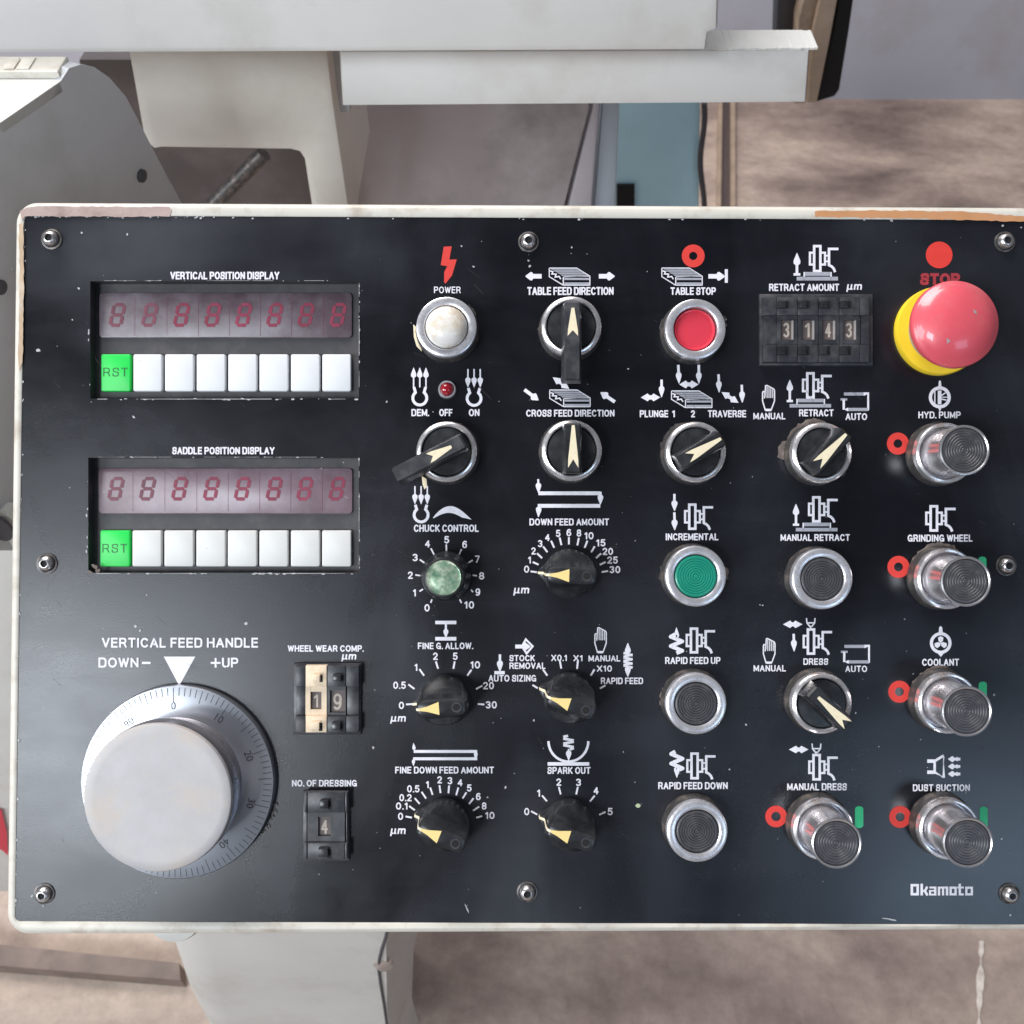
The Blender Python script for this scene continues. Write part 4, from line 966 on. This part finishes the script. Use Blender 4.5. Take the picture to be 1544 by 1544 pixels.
def selector(x, y, ang, lab, lever=0.0, pcenter=0.0, hl=.0235, plen=.0205):
    """ang: direction in which the pointer's tip looks, degrees counter-clockwise from right"""
    c = pt(x, y, .011); g = Geo()
    g.lathe([(.0140, .0060), (.0150, .0062), (.0151, .0092), (.0149, .0104), (.0144, .0110), (.0130, .0114), (.0125, .0111), (.0123, .0102), (.0122, .0060)], 64)
    o = part('selector_switch', g, 'chrome', TL((c.x, c.y, 0)), label=lab); skirt(o)
    rot = Matrix.Rotation(R(ang), 4, 'Z')
    g = Geo(); g.lathe([(.0119, .004), (.0119, .0098), (.0116, .0104), (0, .0108)], 48); sub('switch_disc', g, 'blackp', o, mtx=rot)
    wv = .0037
    x0 = -.0118 - lever; x1 = .0124 - (.0022 if lever else 0)
    g = Geo(); pr = [(-1.35, .0104), (-1.25, .016), (-1.02, hl - .0012), (-.84, hl), (.84, hl), (1.02, hl - .0012), (1.25, .016), (1.35, .0104)]
    xs = [(x0, .0), (x0 + .0008, .0012), (x1 - .0012, .0012), (x1 - .0002, .0)]
    n_ = len(pr); vs = []; fs = []
    for xx, up in xs:
        for (u, z) in pr: vs.append((xx, u * wv * (.92 if up == 0 else 1), z - (0.001 if up == 0 and z > .02 else 0)))
    for i in range(len(xs) - 1):
        for k in range(n_): k2 = (k + 1) % n_; fs.append((i * n_ + k, (i + 1) * n_ + k, (i + 1) * n_ + k2, i * n_ + k2))
    fs += [tuple(range(n_)), tuple(reversed(range(len(vs) - n_, len(vs))))]
    g.add(vs, fs); sub('handle', g, 'greyp' if lever else 'blackp', o, mtx=rot, smooth=30)
    t = x1 - .0012 + pcenter
    q = [(t, .0007), (t - plen * .8, .0024), (t - plen, .0025), (t - plen * .80, 0), (t - plen, -.0025), (t - plen * .8, -.0024), (t, -.0007)]
    g = Geo(); g.prism(q, hl - .0002, hl + .0003); sub('pointer', g, 'ivory', o, mtx=rot)
selector(861.5, 492, 90, 'TABLE FEED DIRECTION selector with its long lever pointing down', lever=.0165, pcenter=-.0025, plen=.0135)
selector(862, 679, 90, 'CROSS FEED DIRECTION selector with an upright ivory pointer')
selector(673.5, 681, 27, 'chuck selector with a long lever pointing lower left', lever=.0155, pcenter=-.0055, plen=.0125)
selector(1049.5, 681.5, 30, 'PLUNGE and TRAVERSE selector with its pointer turned to the right', plen=.0185)
selector(1239.5, 682.5, 46, 'RETRACT selector with its pointer turned to AUTO')
selector(1239.5, 1061, 137, 'DRESS selector with its pointer turned to MANUAL', pcenter=-.0035, plen=.0195)

def pointer_knob(x, y, ang, lab):
    c = pt(x, y, 0); o = None
    hs = [(0, .0126, .0124), (.003, .0126, .0123), (.0075, .0124, .0117), (.010, .0124, .0102), (.0125, .0124, .0080), (.0155, .0124, .0060), (.0195, .0123, .0049), (.0232, .0121, .0043), (.0244, .0115, .0039), (.0248, .0107, .0032)]
    n_ = 56; vs = []; fs = []
    for h, a, b in hs:
        e_ = 2.0 + 2.4 * min(1, max(0, (h - .006) / .014))
        for k in range(n_):
            t = 2 * math.pi * k / n_; ct, st = math.cos(t), math.sin(t)
            vs.append((a * math.copysign(abs(ct) ** (2 / e_), ct), b * math.copysign(abs(st) ** (2 / e_), st), h))
    for i in range(len(hs) - 1):
        for k in range(n_): k2 = (k + 1) % n_; fs.append((i * n_ + k, i * n_ + k2, (i + 1) * n_ + k2, (i + 1) * n_ + k))
    fs.append(tuple(range((len(hs) - 1) * n_, len(hs) * n_)))
    g = Geo(); g.add(vs, fs)
    nose = [(.0105, .0060), (.0150, .0016), (.0154, 0), (.0150, -.0016), (.0105, -.0060)]
    g.prism(nose, 0.0, .0085, .0015)
    o = part('rotary_knob', g, 'blackp', TL((c.x, c.y, .0004), R(ang)), smooth=38, label=lab)
    g = Geo(); z = .0249
    g.prism([(.0108, .0005), (.0070, .0012), (.0012, .0031), (.0012, -.0031), (.0070, -.0012), (.0108, -.0005)], z - .0003, z + .0002)
    sub('pointer_mark', g, 'yellow_tri', o)
    g = Geo(); ln = [(.0104, .0252), (.0122, .0240), (.0127, .0200), (.0130, .0120), (.0132, .0088), (.0156, .0084), (.0158, .004)]
    vs = []; fs = []
    for (xx, zz) in ln: vs += [(xx, -.0006, zz), (xx, .0006, zz)]
    for i in range(len(ln) - 1): fs.append((2 * i, 2 * i + 2, 2 * i + 3, 2 * i + 1))
    g.add(vs, fs); sub('pointer_line', g, 'ivory', o, smooth=0)
    g = Geo(); g.lathe([(.0024, .0249), (.0024, .0254), (.0019, .0254), (.0018, .0250), (0, .0250)], 24, c=(-.0072, 0, 0)); sub('set_screw', g, 'greyp', o)
    g = Geo(); g.lathe([(.0016, .0252), (0, .0252)], 18, c=(-.0072, 0, 0)); sub('screw_hole', g, 'hole', o)
pointer_knob(857.7, 864, 178, 'DOWN FEED AMOUNT black pointer knob set to 0')
pointer_knob(671, 1054, 184, 'FINE G. ALLOW. black pointer knob set to 0')
pointer_knob(671, 1240, 158, 'FINE DOWN FEED AMOUNT black pointer knob set to 0')
pointer_knob(857.7, 1050, 161, 'black pointer knob set to AUTO SIZING')
pointer_knob(857.5, 1240, 162, 'SPARK OUT black pointer knob set to 0')

# small red lamp
c = pt(674, 587, .002); g = Geo(); g.lathe([(.0046, 0), (.0046, .0012), (.0042, .0024), (.0036, .0024), (.0033, .0014)], 32)
o = part('indicator_lamp', g, 'satin', TL((c.x, c.y, 0)), label='small red indicator lamp in a steel ring')
g = Geo(); g.lathe([(.0034, .001), (.0034, .0024), (.0030, .0038), (.0020, .0048), (.0008, .0052), (0, .0052)], 32); sub('lens', g, 'led', o)

# chuck control knob
c = pt(673.5, 868, 0); g = Geo()
g.lathe([(.0124, 0), (.0124, .004), (.0118, .006), (.0112, .0075), (.0106, .016), (.0102, .0185), (.0094, .0195), (.0085, .0196)], 48, rf=lambda r, z, a, k: r * (1 - .018 * (k % 4 == 0) * (z > .006)))
o = part('control_knob', g, 'blackp', TL((c.x, c.y, .0004)), label='black CHUCK CONTROL knob with a worn greenish silver cap')
g = Geo(); g.lathe([(.0086, .018), (.0086, .0200), (.0082, .0206), (.0075, .0205), (.006, .0207), (0, .0209)], 48); sub('cap', g, 'silverfoil', o)

# emergency stop
c = pt(1419, 498, .004); g = Geo()
g.lathe([(.0222, 0), (.0222, .0028), (.0216, .0040), (.0170, .0046), (.0160, .0046)], 64)
o = part('emergency_stop', g, 'yellow', TL((c.x, c.y, 0)), label='red mushroom STOP button on a yellow ring')
g = Geo(); g.lathe([(.0166, .0044), (.0160, .0070), (.0140, .0085), (.0130, .0150)], 48); sub('neck', g, 'neck', o)
g = Geo(); pr = [(.0130, .0140), (.0190, .0150), (.0208, .0162), (.0213, .0180), (.0212, .0196), (.0206, .0212)]
for i in range(1, 11):
    a = R(12 + 78 * i / 10); pr.append((.0210 * math.cos(a), .0182 + .0098 * math.sin(a)))
pr[-1] = (0, pr[-1][1]); g.lathe(pr, 64); hd = sub('mushroom_head', g, 'mushroom', o, smooth=60)
for (u, v, sz) in ((-.0062, -.0092, .0013), (.0063, .0046, .0012), (.0072, .0035, .0005)):
    g = Geo(); q = []
    for (du, dv) in ((-.6, 1.1), (.9, -.1), (-.2, -1.1)):
        x_, y_ = u + du * sz, v + dv * sz; a = math.acos(min(1, math.hypot(x_, y_) / .0210)); q.append((x_, y_, .0182 + .0098 * math.sin(a) + .00012))
    g.add(q, [(2, 1, 0)]); sub('scuff', g, 'neck', o, smooth=0)

# handwheel
c = pt(268, 1179, .004); g = Geo()
g.lathe([(.0480, 0), (.0482, .0006), (.0480, .0042), (.0476, .0048), (.0330, .0062), (.0318, .0062)], 128)
o = part('handwheel_dial', g, 'dial', TL((c.x, c.y, 0)), label='silver graduated dial with large round feed knob')
def zdial(r): return .0048 + (.0476 - r) / .0146 * .0014 + .00012
g = Geo()
for k in range(100):
    a = R(90 + 2.5 - k * 3.6); l_ = .0065 if k % 5 == 0 else .0040
    if k % 10 == 0: l_ = .0072
    r1 = .0470; r0 = r1 - l_; w_ = .00014
    ca, sa = math.cos(a), math.sin(a)
    g.add([(r0 * ca - w_ * sa, r0 * sa + w_ * ca, zdial(r0)), (r0 * ca + w_ * sa, r0 * sa - w_ * ca, zdial(r0)), (r1 * ca + w_ * sa, r1 * sa - w_ * ca, zdial(r1)), (r1 * ca - w_ * sa, r1 * sa + w_ * ca, zdial(r1))], [(0, 1, 2, 3)])
sub('graduation_marks', g, 'etched', o, smooth=0, kind='stuff')
gm = glyph_meshes([(str(v), .0) for v in range(0, 100, 10)])
for v in range(0, 100, 10):
    vs, fs = gm[(str(v), .0)]; ax = (min(q[0] for q in vs) + max(q[0] for q in vs)) / 2; ay = (min(q[1] for q in vs) + max(q[1] for q in vs)) / 2
    hh = max(q[1] for q in vs) - min(q[1] for q in vs); s_ = .0036 / hh
    a = 2.5 - v * 3.6; rr = .0382; g = Geo()
    ca, sa = math.cos(R(a)), math.sin(R(a)); pts = []
    for q in vs:
        u, w_ = (q[0] - ax) * s_, (q[1] - ay) * s_ + rr; pts.append((u * ca - w_ * sa, u * sa + w_ * ca, zdial(w_) + .00005))
    g.add(pts, fs); sub('dial_numeral', g, 'etched', o, smooth=0)
g = Geo(); g.lathe([(.0326, .0060), (.0322, .0066), (.0322, .0215)], 96); sub('hub', g, 'knurl', o)
g = Geo(); g.lathe([(.0300, .0205), (.0344, .0208), (.0352, .0216), (.0352, .0300), (.0348, .0312)], 288, rf=lambda r, z, a, k: r * (1 - .006 * (k % 2)) if .0210 < z < .0305 else r)
kn = sub('feed_knob', g, 'knurl', o, smooth=30)
g = Geo(); g.lathe([(.0349, .0310), (.0349, .0322), (.0345, .0331), (.0338, .0335), (.030, .0335), (0, .0335)], 128); sub('knob_face', g, 'alu', o)
g = Geo()
for k in range(5):
    a = R(-14 - k * 4.6); r_ = .0488; b_ = (r_ * math.cos(a), r_ * math.sin(a), .0012); t_ = (b_[0] + random.uniform(.0005, .002), b_[1] - random.uniform(-.001, .002), .0014 + random.uniform(0, .002))
    g.tube([b_, ((b_[0] + t_[0]) / 2, (b_[1] + t_[1]) / 2 + .001, .002), t_], .00035, 5)
sub('caught_debris', g, 'rag', o, kind='stuff')

# ------------------------------------------------------------------ position displays
SEGS = [((0, 0), (1, 0)), ((0, .5), (1, .5)), ((0, 1), (1, 1)), ((0, 0), (0, .5)), ((1, 0), (1, .5)), ((0, .5), (0, 1)), ((1, .5), (1, 1))]
def display(rec, z, win, digx, digy, keys, ky, winmat, keymat, lab):
    dep = -.0065
    x0, y0, x1, y1 = rec
    a, b, c_, d_ = pt(x0, y0), pt(x1, y0), pt(x1, y1), pt(x0, y1); g = Geo()
    tp = [v.copy() for v in (a, b, c_, d_)]; bt = [Vector((v.x, v.y, dep)) for v in tp]
    g.add(tp + bt, [(7, 6, 5, 4), (0, 1, 5, 4), (1, 2, 6, 5), (2, 3, 7, 6), (3, 0, 4, 7)])
    o = part('position_display', g, 'bezel', smooth=0, label=lab)
    zx = lambda v: z[0] + v / z[2]; zy = lambda v: z[1] + v / z[2]
    # window and its digits
    q = [pt(zx(win[0]), zy(win[1]), dep), pt(zx(win[2]), zy(win[1]), dep), pt(zx(win[2]), zy(win[3]), dep), pt(zx(win[0]), zy(win[3]), dep)]
    g = Geo(); g.prism([(v.x, v.y) for v in q], dep, dep + .0012, .0003, rc=.0022); sub('window', g, winmat, o)
    for i, dx in enumerate(digx):
        g = Geo(); W_ = 56; H_ = digy[1] - digy[0] - 16
        for s0, s1 in SEGS:
            P_ = []
            for (u, v) in (s0, s1): P_.append((dx - W_ / 2 + u * W_ + (0.5 - v) * 22, digy[0] + 8 + v * H_))
            A_ = Vector(P_[0]); B_ = Vector(P_[1]); dd = (B_ - A_).normalized(); A_ += dd * 6; B_ -= dd * 6; nn = Vector((-dd.y, dd.x)) * 9
            qq = [A_ - dd * 3, A_ + nn + dd * 3, B_ + nn - dd * 3, B_ + dd * 3, B_ - nn - dd * 3, A_ - nn + dd * 3]
            vv = [pt(zx(t[0]), zy(t[1]), dep + .00135) for t in qq]
            ar = sum(m1.x * m2.y - m2.x * m1.y for m1, m2 in zip(vv, vv[1:] + vv[:1]))
            g.add(vv if ar > 0 else vv[::-1], [tuple(range(6))])
        sub('digit', g, 'segdim' if i < 2 else 'seg', o, smooth=0)
    g = PrnH(z, dep + .00128)
    for d0, d1 in zip(digx, digx[1:]): g.line([((d0 + d1) / 2 + 6, win[1] + 14), ((d0 + d1) / 2 + 6, win[3] - 12)], 1.5)
    sub('digit_dividers', g, 'segdim', o, smooth=0, kind='stuff')
    for i, (k0, k1) in enumerate(keys):
        q = [pt(zx(k0), zy(ky[0]), dep + .003), pt(zx(k1), zy(ky[0]), dep + .003), pt(zx(k1), zy(ky[1]), dep + .003), pt(zx(k0), zy(ky[1]), dep + .003)]
        g = Geo(); g.prism([(v.x, v.y) for v in q], dep, dep + .0030, .0006, rc=.0011)
        k_ = sub('key', g, 'key_green' if i == 0 else keymat, o, label='green RST key' if i == 0 else None)
        if i == 0:
            g = PrnH(z, dep + .0031); draw_text(g, 'RST', k0 + 12, k1 - 16, ky[0] + 72, ky[0] + 118, 5)
            sub('key_lettering', g, 'rst', o, smooth=0)
KX = [(113, 270), (283, 435), (450, 603), (618, 770), (785, 937), (950, 1103), (1117, 1270), (1283, 1435)]
display(REC[0], (120, 390, 3.509), (108, 183, 1443, 420), (200, 372, 540, 705, 868, 1033, 1198, 1368), (235, 360), KX, (505, 702), 'window', 'key_white', 'upper position display with eight red digits and a row of keys')
KX2 = [(108, 266), (278, 432), (447, 602), (616, 771), (783, 937), (950, 1102), (1117, 1270), (1282, 1436)]
display(REC[1], (120, 660, 3.509), (105, 162, 1445, 402), (192, 360, 530, 698, 862, 1030, 1192, 1362), (208, 332), KX2, (490, 682), 'window2', 'key_grey', 'lower position display with eight red digits and a row of keys')
g = Prn((0, 0, 1)); g.v = []
for i in range(9): blob(g, random.uniform(134, 148), random.uniform(850, 864), random.uniform(1, 3), 1.5, random.uniform(0, 3))
part('debris', g, 'brownchip', smooth=0, kind='stuff')

# ------------------------------------------------------------------ thumbwheel switches
def fitglyph(ch, x0, x1, y0, y1, h):
    g = PrnH((0, 0, 1), h); draw_text(g, ch, x0, x1, y0, y1, (y1 - y0) * .14); return g
def pxbox(g, x0, x1, y0, y1, h0, h1, bev=0.0):
    a, b = pt(x0, y1, h1), pt(x1, y0, h1); g.box(a.x, b.x, a.y, b.y, h0, h1, bev)
def thumbwheel(Z, outer, mods, ym, lab, body='greyp'):
    """outer box, modules: (x0, x1, digit, material, window box), ym: top and bottom of the lowered middle band"""
    X = lambda v: Z[0] + v / Z[2]; Y = lambda v: Z[1] + v / Z[2]
    H = .0062; HL = .0042
    g = Geo(); x0, x1, y0, y1 = outer
    pxbox(g, X(x0), X(x1), Y(y0), Y(y1), 0, .0022, .0006)
    mx0 = min(m[0] for m in mods); mx1 = max(m[1] for m in mods)
    pad = (x1 - x0) * .03
    for (a, b) in ((x0 + pad, mx0), (mx1, x1 - pad)):
        if b - a > 4:
            pxbox(g, X(a), X(b) - .1, Y(y0 + pad), Y(ym[0]), .0018, H, .0005); pxbox(g, X(a), X(b) - .1, Y(ym[1]), Y(y1 - pad), .0018, H, .0005)
            pxbox(g, X(a + 6), X(b) - .1, Y(ym[0] - 2), Y(ym[1] + 2), .0018, HL - .0004, .0003)
    o = part('thumbwheel_switch', g, body, label=lab)
    for (a, b, dg_, mt, wn, pegs) in mods:
        g = Geo()
        pxbox(g, X(a) + .2, X(b) - .2, Y(y0 + pad), Y(ym[0]), .0018, H, .0004); pxbox(g, X(a) + .2, X(b) - .2, Y(ym[1]), Y(y1 - pad), .0018, H, .0004)
        w0, w1, v0, v1 = wn
        pxbox(g, X(a) + .2, X(w0), Y(ym[0] - 1), Y(ym[1] + 1), .0018, HL); pxbox(g, X(w1), X(b) - .2, Y(ym[0] - 1), Y(ym[1] + 1), .0018, HL)
        pxbox(g, X(w0) - .1, X(w1) + .1, Y(ym[0] - 1), Y(v0), .0018, HL - .0001); pxbox(g, X(w0) - .1, X(w1) + .1, Y(v1), Y(ym[1] + 1), .0018, HL - .0001)
        sub('module', g, mt, o, label='cream module' if mt == 'creamp' else None)
        g = Geo(); pxbox(g, X(w0), X(w1), Y(v0), Y(v1), .0016, .0026); sub('number_wheel', g, 'wheelbg', o)
        g = fitglyph(dg_, X(w0 + (w1 - w0) * .22), X(w0 + (w1 - w0) * .78), Y(v0 + (v1 - v0) * .14), Y(v1 - (v1 - v0) * .12), .0027)
        sub('numeral', g, 'digit', o, smooth=0)
        for (q0, q1, r0, r1) in pegs:
            g = Geo(); pxbox(g, X(q0), X(q1), Y(r0), Y(r1), H - .0003, H + .0028, .0004); sub('step_button', g, mt if mt == 'creamp' else 'blackp', o)
            g = Geo(); pxbox(g, X(q1 - 2), X(q1 + (q1 - q0) * .35), Y(r0 + 2), Y(r1 + 6), H - .0003, H + .0002); sub('slot', g, 'hole', o, smooth=0)
    return o
Z = (420, 940, 3.96)
thumbwheel(Z, (88, 492, 240, 664), [(160, 288, '1', 'creamp', (190, 256, 408, 514), [(200, 246, 306, 344), (188, 242, 592, 636)]), (290, 402, '9', 'greyp', (306, 398, 400, 532), [(325, 372, 306, 346), (318, 368, 592, 638)])], (378, 555), 'WHEEL WEAR COMP. thumbwheel switch with one cream module')
thumbwheel(Z, (145, 420, 1002, 1418), [(172, 396, '4', 'greyp', (236, 312, 1156, 1270), [(246, 296, 1058, 1106), (236, 294, 1345, 1396)])], (1130, 1312), 'NO. OF DRESSING thumbwheel switch showing 4')
Z = (1130, 350, 7.02)
mods = []
for i, dg_ in enumerate('3143'):
    cx = 400 + i * 221
    mods.append((cx - 112 + 2, cx + 108, dg_, 'greyp', (cx - 68, cx + 48, 930, 1140), [(cx - 90, cx - 12, 725, 800), (cx - 95, cx - 15, 1205, 1295)]))
o = thumbwheel(Z, (112, 1308, 652, 1412), mods, (880, 1190), 'four digit RETRACT AMOUNT thumbwheel switch')
for i in range(4):
    g = Geo(); cx = 400 + i * 221; X = lambda v: Z[0] + v / Z[2]; Y = lambda v: Z[1] + v / Z[2]
    pxbox(g, X(cx + 50), X(cx + 68), Y(935), Y(1138), .003, .0046, .0002); sub('window_edge', g, 'neck', o)
